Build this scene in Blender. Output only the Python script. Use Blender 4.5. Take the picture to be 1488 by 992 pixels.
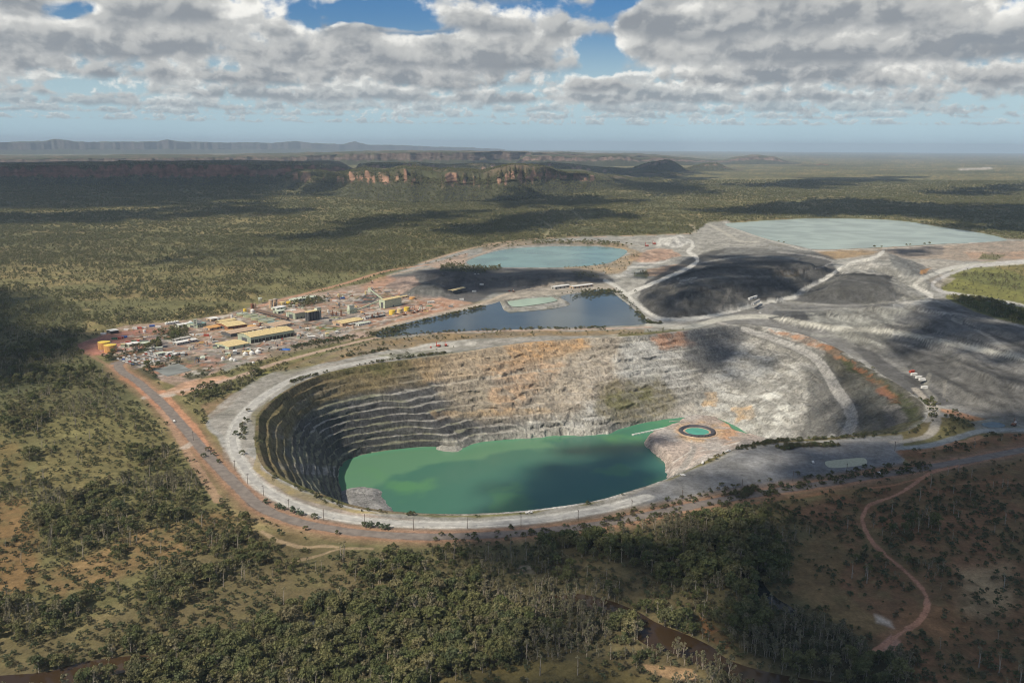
import bpy, bmesh, math, random
import numpy as np
random.seed(7); RNG=np.random.default_rng(11)
for o in list(bpy.data.objects): bpy.data.objects.remove(o)
SC=bpy.context.scene
# ------------------------------------------------------------------ camera
F=1240.0; CX=744.0; CY=496.0; H0=300.0
PITCH=math.radians(12.86); ROLL=0.0067
cam=bpy.data.cameras.new("camera"); camo=bpy.data.objects.new("camera",cam); SC.collection.objects.link(camo)
cam.sensor_width=36; cam.lens=F/1488*36; cam.clip_start=1; cam.clip_end=300000
from mathutils import Matrix, Vector
camo.matrix_world=Matrix.Translation((0,0,H0))@Matrix.Rotation(math.pi/2-PITCH,4,'X')@Matrix.Rotation(ROLL,4,'Z')
SC.camera=camo
SC.view_settings.view_transform='Standard'; SC.view_settings.look='None'
SC.view_settings.exposure=0.0; SC.view_settings.gamma=1; SC.view_settings.use_curve_mapping=False
SC.render.resolution_x=1024; SC.render.resolution_y=682
SC.cycles.max_bounces=5; SC.cycles.diffuse_bounces=2; SC.cycles.glossy_bounces=2; SC.cycles.transparent_max_bounces=12
SC.cycles.transmission_bounces=2; SC.cycles.volume_bounces=0; SC.cycles.caustics_reflective=False
SC.cycles.use_denoising=True; SC.cycles.denoising_input_passes='RGB_ALBEDO_NORMAL'; SC.cycles.denoising_prefilter='ACCURATE'
SC.cycles.pixel_filter_type='BLACKMAN_HARRIS'; SC.cycles.filter_width=1.05
# ------------------------------------------------------------------ sun and sky
SUN_EL=math.radians(46)
TOSUN=Vector((-0.80,-0.60,0)).normalized()*math.cos(SUN_EL)+Vector((0,0,math.sin(SUN_EL)))
sl=bpy.data.lights.new("sun",'SUN'); sl.energy=5.0; sl.angle=math.radians(0.5); sl.color=(1.0,0.90,0.75)
so=bpy.data.objects.new("sun",sl); SC.collection.objects.link(so)
so.rotation_euler=TOSUN.to_track_quat('Z','Y').to_euler()
W=bpy.data.worlds.new("World"); SC.world=W; W.use_nodes=True
SKY_STRENGTH=0.08
class NT:
    """tiny expression helper for shader maths"""
    def __init__(s,nt): s.nt=nt
    def n(s,t,**k):
        x=s.nt.nodes.new(t)
        for a,b in k.items(): setattr(x,a,b)
        return x
    def put(s,inp,v):
        if hasattr(v,'is_output'): s.nt.links.new(v,inp)
        elif isinstance(v,(tuple,list)) and len(v)==3 and inp.type=='RGBA': inp.default_value=(*v,1)
        else: inp.default_value=v
    def m(s,op,a,b=0.0,c=0.0):
        x=s.n('ShaderNodeMath',operation=op)
        s.put(x.inputs[0],a); s.put(x.inputs[1],b); s.put(x.inputs[2],c)
        return x.outputs[0]
    def add(s,a,b): return s.m('ADD',a,b)
    def sub(s,a,b): return s.m('SUBTRACT',a,b)
    def mul(s,a,b): return s.m('MULTIPLY',a,b)
    def div(s,a,b): return s.m('DIVIDE',a,b)
    def ss(s,x,a,b,o0=0.0,o1=1.0):
        r=s.n('ShaderNodeMapRange',interpolation_type='SMOOTHSTEP')
        for i,v in enumerate((x,a,b,o0,o1)): s.put(r.inputs[i],v)
        return r.outputs[0]
    def xyz(s,x,y,z=0.0):
        c=s.n('ShaderNodeCombineXYZ')
        for i,v in enumerate((x,y,z)): s.put(c.inputs[i],v)
        return c.outputs[0]
    def noise(s,vec,scale,detail=4.0,rough=0.55,dist=0.0,dim='3D'):
        x=s.n('ShaderNodeTexNoise',noise_dimensions=dim)
        s.put(x.inputs['Vector'],vec); s.put(x.inputs['Scale'],scale); s.put(x.inputs['Detail'],detail)
        s.put(x.inputs['Roughness'],rough); s.put(x.inputs['Distortion'],dist)
        return x.outputs['Fac']
    def mix(s,f,a,b,bt='MIX'):
        x=s.n('ShaderNodeMix',data_type='RGBA',blend_type=bt)
        s.put(x.inputs[0],f); s.put(x.inputs[6],a); s.put(x.inputs[7],b)
        return x.outputs[2]
def build_world():
    nt=W.node_tree; nt.nodes.clear(); q=NT(nt)
    sky=q.n('ShaderNodeTexSky',sky_type='NISHITA'); sky.sun_disc=False
    sky.sun_elevation=SUN_EL; sky.sun_rotation=math.atan2(TOSUN.x,TOSUN.y)
    sky.altitude=300; sky.air_density=1.0; sky.dust_density=0.6; sky.ozone_density=3.0
    tc=q.n('ShaderNodeTexCoord'); sp=q.n('ShaderNodeSeparateXYZ'); nt.links.new(tc.outputs['Generated'],sp.inputs[0])
    x,y,z=sp.outputs
    az=q.mul(q.m('ARCTAN2',x,y),F)              # 0 straight ahead; unit = one photo pixel of angle
    hr=q.m('SQRT',q.add(q.mul(x,x),q.mul(y,y)))
    el=q.mul(q.m('ARCTAN2',z,hr),F)
    base=q.mix(1.0,sky.outputs[0],(SKY_STRENGTH,)*3,'MULTIPLY')
    # deepen the clear blue a little higher up
    base=q.mix(q.ss(el,40.0,200.0),base,q.mix(1.0,base,(0.42,0.72,1.0),'MULTIPLY'))
    base=q.mix(q.ss(el,0.0,170.0,0.95,0.0),base,(0.50,0.70,0.80))
    col=base
    # blue gaps (az, el, radius az, radius el, strength)
    def gauss(cx,cy,rx,ry,k,X=az,Y=el):
        a=q.div(q.sub(X,cx),rx); b=q.div(q.sub(Y,cy),ry)
        return q.mul(q.m('EXPONENT',q.mul(q.add(q.mul(a,a),q.mul(b,b)),-1.0)),k)
    gaps=0.0
    for g in [(146,203,44,30,0.55),(-185,172,62,13,0.6),(-120,157,40,10,0.45),(120,118,34,20,0.45),(-560,160,36,12,0.25),(600,62,60,8,0.25),(-640,72,40,12,.2),(-560,66,50,8,.25)]:
        gaps=q.add(gaps,gauss(*g))
    bumps=0.0
    for g in [(-640,200,110,34,0.45),(-380,205,120,16,0.35),(330,205,140,30,.25),(-480,160,90,45,0.35),(-215,140,60,30,0.3),(120,75,40,14,0.35),(185,160,36,34,0.35),(-60,140,80,40,.25),(420,160,260,50,0.35),(-680,120,90,40,.25)]:
        bumps=q.add(bumps,gauss(*g))
    rows=[(31,9,0.37,3.1),(40,13,0.32,7.7),(49,20,0.27,13.3),(62,30,0.26,5.9),(82,42,0.27,17.2),(110,56,0.31,23.5),(150,66,0.35,31.0),(200,80,0.33,43.0),(262,110,0.38,57.0)]
    for yb,h,thr,sd in rows:
        s=1.0/(h*2.2)
        v1=q.xyz(q.mul(az,s*0.62),q.mul(el,s*1.25),sd)
        big=q.noise(v1,1.0,2.5,0.5)
        v2=q.xyz(q.mul(az,s*2.0),q.mul(el,s*2.6),sd+4.0)
        det=q.noise(v2,1.5,6.0,0.50,0.15)
        wob=q.noise(q.xyz(q.mul(az,s*0.8),sd,0.0),1.0,3.0)
        v=q.div(q.sub(el,q.add(yb,q.mul(q.sub(wob,0.5),h*0.9))),h)          # 0 at the flat base, 1 at the top
        d=q.add(q.mul(big,0.95),q.mul(q.sub(det,0.5),0.78))
        d=q.sub(q.add(d,bumps),q.add(gaps,q.mul(q.m('MAXIMUM',v,0.0),0.16)))
        body=q.ss(d,thr,thr+0.16)
        cut=q.ss(v,-0.22,0.10)
        topcut=q.ss(v,2.6,3.4,1.0,0.0)
        mask=q.mul(q.mul(body,cut),topcut)
        # light from above-left: compare the billow noise with itself nearer the light
        v3=q.xyz(q.add(q.mul(az,s*2.0),-0.10),q.add(q.mul(el,s*2.6),0.17),sd+4.0)
        det2=q.noise(v3,1.5,4.0,0.50,0.2)
        rel=q.ss(q.sub(det,det2),-0.16,0.16)
        lum=q.add(q.mul(q.ss(v,-0.15,1.0),0.60),q.mul(rel,0.47))
        lum=q.add(lum,q.mul(q.sub(q.noise(v1,1.3,2.0),0.5),1.0))
        thin=q.ss(d,thr+0.02,thr+0.40,0.16,-0.22)
        lum=q.m('MAXIMUM',q.m('MINIMUM',q.add(lum,thin),1.0),0.0)
        cc=q.mix(q.ss(lum,0.05,0.55),(0.28,0.305,0.335),(0.55,0.555,0.545))
        cc=q.mix(q.ss(lum,0.5,1.0),cc,(1.0,0.98,0.92))
        far=max(0.0,min(0.55,(72-yb)/70))
        cc=q.mix(far,cc,(0.50,0.60,0.65))
        col=q.mix(q.mul(mask,0.97 if yb>50 else 0.85),col,cc)
    # broken cloud overhead (seen in the water, and lighting the scene)
    zz=q.m('MAXIMUM',z,0.05); ov=q.noise(q.xyz(q.mul(q.div(x,zz),1.1),q.mul(q.div(y,zz),1.1),3.0),1.0,5.0)
    col=q.mix(q.mul(q.ss(ov,0.46,0.56,0.0,0.85),q.ss(el,230.0,330.0)),col,(0.55,0.56,0.57))
    bg=q.n('ShaderNodeBackground'); nt.links.new(col,bg.inputs[0]); bg.inputs[1].default_value=1.0
    out=q.n('ShaderNodeOutputWorld'); nt.links.new(bg.outputs[0],out.inputs[0])
build_world()
W.cycles.sampling_method='MANUAL'; W.cycles.sample_map_resolution=512
# ------------------------------------------------------------------ helpers: projection, noise, outlines
SP,CP=math.sin(PITCH),math.cos(PITCH)
def unproj(px,py,z=0.0):
    """photo pixel -> ground point at height z"""
    px=np.asarray(px,float); py=np.asarray(py,float)
    u=(px-CX)/F; v=(CY-py)/F; c,s=math.cos(ROLL),math.sin(ROLL)
    u2=u*c-v*s; v2=u*s+v*c
    dy=CP+v2*SP; dz=-SP+v2*CP; t=(z-H0)/dz
    return np.stack([t*u2,t*dy,np.full_like(t,z) if np.ndim(z)==0 else z],-1)
def proj(P):
    P=np.asarray(P,float); x,y,z=P[...,0],P[...,1],P[...,2]-H0
    d=np.maximum(y*CP-z*SP,1.0); up=y*SP+z*CP
    u2=x/d; v2=up/d; c,s=math.cos(ROLL),math.sin(ROLL)
    return CX+F*(u2*c+v2*s), CY-F*(-u2*s+v2*c)
def _h(ix,iy,seed):
    n=(ix.astype(np.int64)*374761393+iy.astype(np.int64)*668265263+seed*974634777)&0xffffffff
    n=((n^(n>>13))*1274126177)&0xffffffff
    return ((n^(n>>16))&0xffffff)/float(0xffffff)
def vnoise(x,y,seed=0):
    ix=np.floor(x);iy=np.floor(y);fx=x-ix;fy=y-iy
    fx=fx*fx*(3-2*fx);fy=fy*fy*(3-2*fy)
    a=_h(ix,iy,seed);b=_h(ix+1,iy,seed);c=_h(ix,iy+1,seed);d=_h(ix+1,iy+1,seed)
    return a+(b-a)*fx+(c-a)*fy+(a-b-c+d)*fx*fy
def fbm(x,y,seed=0,octs=4,gain=0.5):
    s=0;t=0;a=1.0
    for o in range(octs):
        s=s+a*vnoise(x*2**o+o*17.3,y*2**o-o*9.1,seed+o); t+=a; a*=gain
    return s/t
def sst(x,a,b):
    t=np.clip((x-a)/(b-a),0,1); return t*t*(3-2*t)
def seg_d2(x,y,ax,ay,bx,by):
    dx,dy=bx-ax,by-ay; L=dx*dx+dy*dy+1e-9
    t=np.clip(((x-ax)*dx+(y-ay)*dy)/L,0,1)
    return (x-ax-t*dx)**2+(y-ay-t*dy)**2
def sdf(x,y,poly):
    """signed distance, positive inside"""
    p=np.asarray(poly,float); n=len(p)
    d=np.full(x.shape,1e30); ins=np.zeros(x.shape,bool)
    for i in range(n):
        ax,ay=p[i]; bx,by=p[(i+1)%n]
        d=np.minimum(d,seg_d2(x,y,ax,ay,bx,by))
        c=((ay>y)!=(by>y))
        with np.errstate(divide='ignore',invalid='ignore'):
            xi=ax+(y-ay)*(bx-ax)/(by-ay if by!=ay else 1e-9)
        ins^=(c&(x<xi))
    d=np.sqrt(d); return np.where(ins,d,-d)
def pldist(x,y,pts):
    d=np.full(x.shape,1e30)
    for i in range(len(pts)-1):
        d=np.minimum(d,seg_d2(x,y,pts[i][0],pts[i][1],pts[i+1][0],pts[i+1][1]))
    return np.sqrt(d)
def smooth(pts,k=6,closed=False):
    p=np.asarray(pts,float); n=len(p); out=[]
    rng=range(n) if closed else range(n-1)
    for i in rng:
        if closed: a,b,c,d=p[(i-1)%n],p[i],p[(i+1)%n],p[(i+2)%n]
        else: a,b,c,d=p[max(i-1,0)],p[i],p[i+1],p[min(i+2,n-1)]
        for j in range(k):
            t=j/k
            out.append(0.5*((2*b)+(-a+c)*t+(2*a-5*b+4*c-d)*t*t+(-a+3*b-3*c+d)*t**3))
    if not closed: out.append(p[-1])
    return np.array(out)
def gpoly(pts,z=0.0,k=0,closed=True):
    p=np.array(pts,float)
    if k: p=smooth(p,k,closed)
    return unproj(p[:,0],p[:,1],z)
# ------------------------------------------------------------------ outlines read off the photograph (1488 x 992)
RIM=[(371,628),(374,604),(391,584),(424,562),(470,543),(530,530),(600,521),(680,510),(760,498),(850,491),(930,487),(1000,479),(1060,472),(1110,474),(1160,484),(1215,505),(1265,535),(1310,562),(1340,585),(1347,606),(1312,627),(1222,634),(1168,638),(1109,642),(1070,652),(1031,667),(973,695),(906,718),(856,731),(778,742),(700,748),(616,748),(549,743),(498,733),(455,716),(414,699),(385,681),(372,655)]
ZL=-100.0
LAKE=[(493,690),(494,680),(505,668),(540,658),(600,650),(640,649),(670,651),(700,642),(760,637),(830,633),(880,631),(905,622),(950,611),(1000,605),(1035,606),(1062,616),(1085,630),(1110,655),(1105,690),(1060,725),(1000,755),(900,785),(800,808),(700,815),(620,806),(550,780),(510,748),(497,715)]
RIMG=gpoly(RIM,0,5)[:,:2]; LAKEG=gpoly(LAKE,ZL,5)[:,:2]
PC=np.array([138.0,1028.0])
NTH=2000
def polar(poly):
    th=np.arctan2(poly[:,1]-PC[1],poly[:,0]-PC[0]); r=np.hypot(poly[:,0]-PC[0],poly[:,1]-PC[1])
    o=np.argsort(th); th,r=th[o],r[o]
    th=np.concatenate([th-2*math.pi,th,th+2*math.pi]); r=np.tile(r,3)
    return th,r
RT,RR=polar(RIMG); LT,LR=polar(LAKEG)
def rimr(th):
    return np.interp(th,RT,RR)
def laker(th): return np.minimum(np.interp(th,LT,LR),rimr(th)-45)
POND=[(548,489),(556,478),(600,466),(660,453),(715,441),(728,438),(738,452),(802,447),(828,441),(815,430),(850,424),(882,420),(900,432),(925,452),(940,469),(880,473),(760,477),(640,482),(580,487)]
CELL=[(739,436),(770,433),(806,430),(810,437),(780,443),(746,446)]
TURQ=[(678,381),(690,374),(715,366),(745,360.5),(800,357.5),(860,357.5),(897,360),(911,364),(905,371),(885,381),(850,386),(800,388),(740,388),(695,387)]
TAIL=[(1053.5,325.6),(1085,322),(1145,318.4),(1190,317),(1299,319.6),(1371,330),(1430,339),(1462,347),(1454,350),(1410,352.5),(1371,354),(1320,357),(1281,359),(1225,361.5),(1184,362),(1160,357),(1140,353),(1112,346),(1079,335)]
PUDDLE=[(1199,671),(1215,668),(1250,665),(1259,668),(1256,675),(1225,679),(1205,679)]
NEARPOND=[(1426,616),(1440,613),(1452,614),(1461,618),(1455,621),(1436,621)]
YARDPOND=[(222,537),(260,528),(279,538),(243,547)]
ROAD=[(262,507),(230,511.5),(203,518),(180,525.5),(172,531),(178,540),(195,551),(213,565),(240,590),(275,630),(310,670),(345,706),(380,737),(430,757),(500,771),(580,778),(660,779),(760,774),(860,763),(960,744),(1060,724),(1160,708),(1260,693),(1340,680),(1410,668),(1500,651),(1640,625)]
HAUL=[(560,519),(520,527),(480,535),(430,549),(395,568),(360,595),(340,625),(340,650),(352,675),(375,703),(420,730),(480,749),(560,759),(640,762),(720,760),(800,752),(880,738),(940,722)]
CREEK_A=[(785,867),(830,860),(880,869),(925,886),(955,903),(1000,921),(1035,938),(1062,958),(1120,975),(1200,988),(1290,994),(1360,1003),(1300,1020),(1150,1008),(1080,992),(1040,975),(1010,962),(980,948),(950,940),(925,925),(930,912),(905,900),(870,886),(820,874),(790,874)]
CREEK_B=[(1090,832),(1101,830),(1112,850),(1130,868),(1150,880),(1161,893),(1157,900),(1135,888),(1110,874),(1098,855)]
CREEK_C=[(-30,985),(60,975),(100,965),(150,955),(210,950),(250,955),(210,968),(140,985),(90,1010),(-30,1020)]
CREEK_D=[(385,895),(420,890),(445,893),(430,903),(400,905)]
PILES=[ # base outline, height, run, noise height
 ([(925,432),(950,412),(1000,398),(1060,390),(1130,386),(1190,390),(1225,398),(1215,412),(1185,420),(1130,442),(1050,457),(975,466),(945,455)],36,115,6),
 ([(1168,432),(1195,408),(1235,400),(1290,402),(1325,418),(1345,432),(1300,440),(1230,440)],26,75,3),
 ([(1215,392),(1255,378),(1300,374),(1345,388),(1372,412),(1350,425),(1300,410),(1250,402)],24,85,3),
 ([(1118,468),(1190,490),(1245,512),(1296,545),(1330,575),(1395,595),(1470,612),(1620,640),(1760,560),(1640,480),(1488,452),(1400,438),(1300,440),(1190,450),(1130,457)],46,210,4),
 ([(575,427),(590,415),(620,409),(650,413),(668,424),(650,430),(600,432)],15,60,1.5),
 ([(615,414),(650,403),(685,402),(715,408),(708,418),(670,421),(635,419)],20,62,2),
 ([(590,407),(620,400),(660,398),(655,404),(620,408)],11,40,1.5),
 ([(715,405),(760,398),(820,398),(875,404),(860,413),(800,417),(740,417)],9,50,2),
 ([(952,353),(972,347),(1000,348),(1008,354),(985,358),(955,358)],14,60,1),
 ([(905,375),(930,366),(965,365),(985,372),(955,380),(915,382)],7,50,2),
]
PILESG=[(gpoly(p,0,4)[:,:2],h,r,n) for p,h,r,n in PILES]
def ground_h(X,Y):
    z=np.zeros(X.shape)
    for g,h,run,na in PILESG:
        x0,y0=g.min(0)-5; x1,y1=g.max(0)+5
        m=(X>x0)&(X<x1)&(Y>y0)&(Y<y1)
        if not m.any(): continue
        x,y=X[m],Y[m]
        w=(fbm(x/60,y/60,int(h)+3,4)-0.5)
        s=sdf(x,y,g)+w*34
        t=np.clip(s/run,0,1)
        if h>=35:  # big dumps climb in two or three lifts with a bench between
            tw=np.clip(t*4+(fbm(x/120,y/120,13,3)-.5)*0.8*np.clip(t*6,0,1),0,4); t=0.25*t+0.75*(np.floor(tw)+sst(tw-np.floor(tw),0.40,0.92))/4
        gul=(0.5-np.abs(fbm(x/22,y/60,9,4)-0.5)*3)*2.4*np.clip(1-np.abs(t-0.5)*2,0,1)*min(1,h/25)
        zz=h*(np.minimum(t*1.12,1)-0.10*t**3)+w*na*2*np.clip(t*3,0,1)-gul*2.0
        zz=np.where(s>0,np.maximum(zz,0),0)
        z[m]=np.maximum(z[m],zz)
    return z
# ------------------------------------------------------------------ albedo map: surface colours on the ground, a few with light or shade put in
G_L=(0.34,0.33,0.30); G_M=(0.27,0.265,0.245); G_D=(0.105,0.107,0.108); G_K=(0.060,0.062,0.064)
RED=(0.34,0.155,0.075); PINK=(0.40,0.265,0.19); TAN=(0.30,0.215,0.12); BRN=(0.17,0.115,0.06)
GRN=(0.085,0.10,0.035); DGR=(0.035,0.048,0.022); YGR=(0.17,0.17,0.05); ORG=(0.45,0.24,0.09); WHT=(0.52,0.51,0.47)
LAYERS=[ # polygon px, colour, soft px, strength, patchiness, veg (None = keep)
 # far plain and woods
 ([(-600,425),(60,420),(130,455),(110,500),(160,535),(210,575),(100,600),(-600,620)],(0.07,0.075,0.036),14,.8,.4,.9),
 # savanna colour patches near camera
 ([(-700,585),(200,590),(300,700),(340,760),(250,840),(120,900),(-700,960)],(0.118,0.112,0.048),25,.85,.45,.8),
 ([(60,610),(150,600),(215,640),(130,670),(70,650)],(0.155,0.138,0.058),12,.8,.6,.35),
 ([(60,660),(150,640),(200,680),(110,720),(50,700)],(0.165,0.138,0.06),12,.8,.6,.3),
 ([(190,770),(300,740),(350,745),(300,800),(190,830),(90,870),(60,840)],(0.20,0.125,0.06),16,.75,.8,.4),
 ([(300,760),(360,770),(450,780),(400,800),(300,800)],(0.15,0.10,0.05),10,.7,.8,.6),
 ([(-50,640),(30,640),(40,700),(-50,720)],(0.17,0.12,0.05),14,.7,.8,.4),
 ([(-200,730),(40,720),(60,860),(-200,900)],(0.20,0.11,0.05),18,.65,.9,.45),
 # forest floor
 ([(300,775),(430,775),(520,795),(640,800),(760,792),(880,770),(1000,748),(1130,735),(1180,770),(1150,850),(1250,930),(1330,960),(1400,1100),(1500,1900),(-900,1900),(-300,1050),(-60,940),(120,910),(240,850)],(0.105,0.085,0.044),40,.9,.45,.72),
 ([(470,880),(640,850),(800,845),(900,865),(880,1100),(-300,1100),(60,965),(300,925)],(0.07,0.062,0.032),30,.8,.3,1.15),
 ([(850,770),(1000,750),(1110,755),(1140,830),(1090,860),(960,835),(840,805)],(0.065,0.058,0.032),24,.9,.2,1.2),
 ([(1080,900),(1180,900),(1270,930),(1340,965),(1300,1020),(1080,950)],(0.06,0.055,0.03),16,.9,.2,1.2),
 ([(330,765),(430,780),(480,800),(420,830),(340,810)],(0.10,0.08,0.04),14,.7,.4,.9),
 # right hand scrub: red brown soil
 ([(1130,735),(1300,697),(1500,665),(2600,560),(3400,1500),(1400,1500),(1330,960),(1250,930),(1150,850),(1180,770)],(0.195,0.105,0.055),30,.95,.5,.42),
 ([(1150,790),(1210,770),(1240,800),(1220,860),(1290,920),(1240,930),(1170,880)],(0.17,0.125,0.055),12,.7,.5,.12),
 ([(1270,880),(1400,830),(1500,800),(1500,930),(1380,950)],(0.17,0.10,0.05),14,.7,.4,.15),
 ([(1390,830),(1460,820),(1475,870),(1440,905),(1390,890)],(0.36,0.27,0.15),40,.7,.6,.3),  # sunlit patch in the scrub, its light put into a paler colour
 ([(1180,710),(1500,660),(1600,700),(1300,760)],(0.16,0.085,0.042),10,.5,.5,.4),
 ([(1262,945),(1290,925),(1305,932),(1285,955)],(0.42,0.24,0.17),4,.9,.1,0),
 # clearing by the creek (yellow grass)
 ([(640,985),(780,960),(900,965),(1000,1000),(900,1040),(600,1030)],(0.15,0.12,0.045),20,.8,.5,.25),
 # ----- mine lease, from the back to the front
 ([(610,383),(680,362),(745,352),(850,344),(940,343),(1005,340),(1030,323),(1056,320),(1110,346),(1184,362),(1290,360),(1371,354),(1465,347),(1600,352),(1600,385),(1488,384),(1390,398),(1368,412),(1376,432),(1405,447),(1488,471),(1620,500),(1700,640),(1500,600),(1350,606),(1265,535),(1160,484),(1060,472),(850,491),(600,521),(450,548),(424,562),(374,604),(371,660),(455,718),(560,746),(700,750),(856,733),(973,697),(1070,654),(1222,636),(1310,630),(1310,672),(1200,695),(1060,716),(900,750),(760,768),(600,772),(500,765),(425,748),(375,722),(330,675),(300,610),(330,575),(395,541),(480,512),(600,484),(560,490),(545,488),(600,462),(720,436),(640,440),(570,420),(560,400)],G_M,4,1,.25,0),
 ([(880,344),(1004,340),(1030,325),(1052,322),(1112,348),(1100,358),(1050,360),(1015,375),(960,395),(915,430),(885,412),(880,395),(911,368)],(0.31,0.30,0.265),4,.9,.45,0),
 ([(915,372),(950,361),(975,362),(990,372),(950,382),(918,380)],PINK,2,.9,.25,0),
 ([(935,392),(985,384),(1000,386),(960,400),(935,402)],(0.36,0.22,0.13),2,.8,.4,0),
 ([(918,392),(940,386),(940,404),(920,402)],GRN,2,.8,.3,.5),
 ([(890,400),(930,382),(975,378),(925,397),(895,404)],WHT,2,.6,.3,0),
 ([(952,350),(990,341),(1005,352),(985,360),(955,357)],WHT,2,.8,.2,0),
 ([(840,353),(900,354),(935,368),(905,396),(880,400),(880,388),(915,368),(890,360)],TAN,2,.8,.4,.3),
 ([(700,354),(760,350),(860,350),(930,358),(880,357),(800,355),(740,358),(700,366)],(0.22,0.17,0.11),2,.8,.4,.45),
 ([(620,384),(680,368),(676,384),(640,392)],PINK,2,.7,.5,.2),
 ([(820,388),(880,380),(885,392),(860,402),(835,396)],TAN,2,.7,.5,.3),
 ([(1180,362),(1290,358),(1380,354),(1480,350),(1600,355),(1600,385),(1488,380),(1400,380),(1360,376),(1250,378),(1200,376)],(0.32,0.255,0.195),3,.9,.4,0),
 ([(1190,366),(1240,362),(1275,366),(1262,374),(1205,376)],TAN,2,.9,.3,0),
 ([(1400,366),(1488,366),(1560,370),(1488,376),(1410,374)],(0.40,0.25,0.16),2,.6,.5,0),
 ([(1430,368),(1460,370),(1450,378),(1420,376)],GRN,2,.8,.3,.5),
 ([(1310,374),(1360,378),(1400,382),(1330,400)],(0.36,0.33,0.28),3,.7,.3,0),
 ([(1300,360),(1370,356),(1372,370),(1310,374)],(0.17,0.155,0.14),4,.8,.3,0),
 # dark stockpiles
 ([(925,432),(940,408),(980,386),(1020,368),(1060,360),(1110,362),(1180,364),(1215,376),(1215,392),(1225,398),(1180,418),(1130,442),(1050,457),(975,466),(945,455)],(0.080,0.079,0.075),3,.95,.12,0),
 ([(1060,360),(1140,358),(1190,366),(1120,368),(1040,372)],(0.20,0.20,0.185),3,.7,.4,0),
 ([(985,405),(1015,402),(1005,412),(985,414)],WHT,3,.5,.7,0),
 ([(1060,368),(1180,372),(1150,378),(1060,376)],(0.13,0.13,0.12),2,.7,.5,0),
 ([(1120,392),(1175,390),(1160,402),(1125,405)],(0.16,0.13,0.085),3,.7,.4,0),
 ([(1150,438),(1170,428),(1195,405),(1250,398),(1290,398),(1320,425),(1300,438),(1230,442)],(0.075,0.075,0.072),2,.9,.15,0),
 ([(1205,378),(1250,372),(1290,366),(1330,385),(1345,400),(1348,425),(1320,425),(1290,400),(1240,396),(1215,392)],(0.31,0.305,0.275),3,.9,.35,0),
 ([(1215,383),(1260,376),(1290,385),(1255,393)],(0.40,0.385,0.345),3,.7,.4,0),
 ([(1290,366),(1340,384),(1352,398),(1320,404),(1296,385)],(0.15,0.155,0.15),3,.8,.3,0),  # right face of the pale ridge, its shade painted in as darker grey
 ([(1290,400),(1330,402),(1350,420),(1338,432),(1300,425)],(0.30,0.295,0.265),3,.8,.3,0),
 # middle flats and the big dump
 ([(1010,465),(1080,448),(1130,440),(1190,444),(1300,440),(1380,440),(1488,466),(1640,500),(1700,650),(1500,622),(1400,600),(1340,580),(1300,550),(1250,520),(1160,490),(1060,474)],(0.16,0.158,0.150),4,.9,.25,0),
 ([(1112,462),(1130,448),(1180,446),(1210,452),(1170,465)],(0.07,0.073,0.075),3,.85,.2,0),
 ([(1170,455),(1230,447),(1330,446),(1300,470),(1230,485),(1180,474)],(0.26,0.262,0.235),5,.85,.4,0),
 ([(1200,480),(1260,480),(1300,490),(1290,505),(1240,500)],(0.24,0.24,0.21),4,.7,.4,0),
 ([(1290,455),(1400,445),(1488,460),(1540,480),(1488,500),(1400,492),(1320,480)],(0.13,0.132,0.13),5,.8,.4,0),
 ([(1290,500),(1400,522),(1488,545),(1560,580),(1488,598),(1400,570),(1320,540)],(0.085,0.084,0.080),5,.9,.2,0),
 ([(1380,545),(1430,560),(1488,585),(1488,606),(1400,592),(1370,570)],(0.145,0.142,0.132),5,.7,.35,0),
 ([(1240,505),(1270,510),(1300,535),(1345,560),(1385,585),(1360,590),(1310,565),(1280,545)],(0.085,0.084,0.082),3,.9,.15,0),
 ([(1390,386),(1440,380),(1488,384),(1600,386),(1600,510),(1488,472),(1405,448),(1376,433),(1368,414)],YGR,2,.95,.35,.12),
 ([(1385,402),(1420,395),(1488,400),(1488,425),(1440,415)],(0.12,0.13,0.05),2,.8,.5,.5),
 ([(1380,430),(1410,428),(1488,450),(1560,480),(1488,470),(1410,448)],(0.055,0.075,0.03),2,.9,.3,1.1),
 ([(1430,382),(1488,383),(1600,390),(1488,400)],(0.20,0.15,0.07),2,.7,.5,.1),
 ([(1366,398),(1390,404),(1366,420),(1346,404)],(0.30,0.27,0.22),2,.8,.3,0),
 ([(1340,392),(1352,390),(1346,398),(1336,398)],ORG,1.5,.9,.2,0),
 # lake-side stock area (dark)
 ([(560,401),(640,390),(700,389),(770,390),(840,390),(880,398),(895,410),(850,412),(780,420),(720,425),(690,440),(640,432),(590,433),(560,425)],(0.082,0.080,0.080),3,.95,.25,0),
 ([(575,420),(600,408),(640,412),(650,428),(600,434)],(0.16,0.16,0.145),4,.85,.3,0),
 ([(640,385),(720,390),(700,397),(640,394)],DGR,2,.7,.4,.8),
 ([(705,386),(735,386),(720,394),(700,392)],DGR,2,.7,.4,.8),
 ([(830,394),(870,396),(870,404),(835,402)],DGR,2,.5,.4,.4),
 ([(690,440),(740,424),(800,414),(860,410),(885,412),(905,430),(885,420),(815,428),(740,434),(650,455),(620,462)],(0.33,0.29,0.235),2,.9,.35,0),
 ([(1015,452),(1048,446),(1080,440),(1100,436),(1100,444),(1040,462)],G_M,2,.7,.3,0),
 # plant site
 ([(108,503),(140,488),(180,474),(260,466),(330,455),(380,440),(410,432),(470,424),(540,408),(600,400),(610,412),(580,430),(640,432),(690,440),(660,450),(600,464),(556,477),(545,488),(500,496),(420,512),(330,535),(290,552),(255,562),(230,552),(170,522)],(0.315,0.235,0.19),2.5,.95,.45,0),
 ([(560,444),(640,432),(685,440),(640,452),(575,468),(545,476),(520,472)],(0.40,0.24,0.16),3,.8,.5,0),
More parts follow.
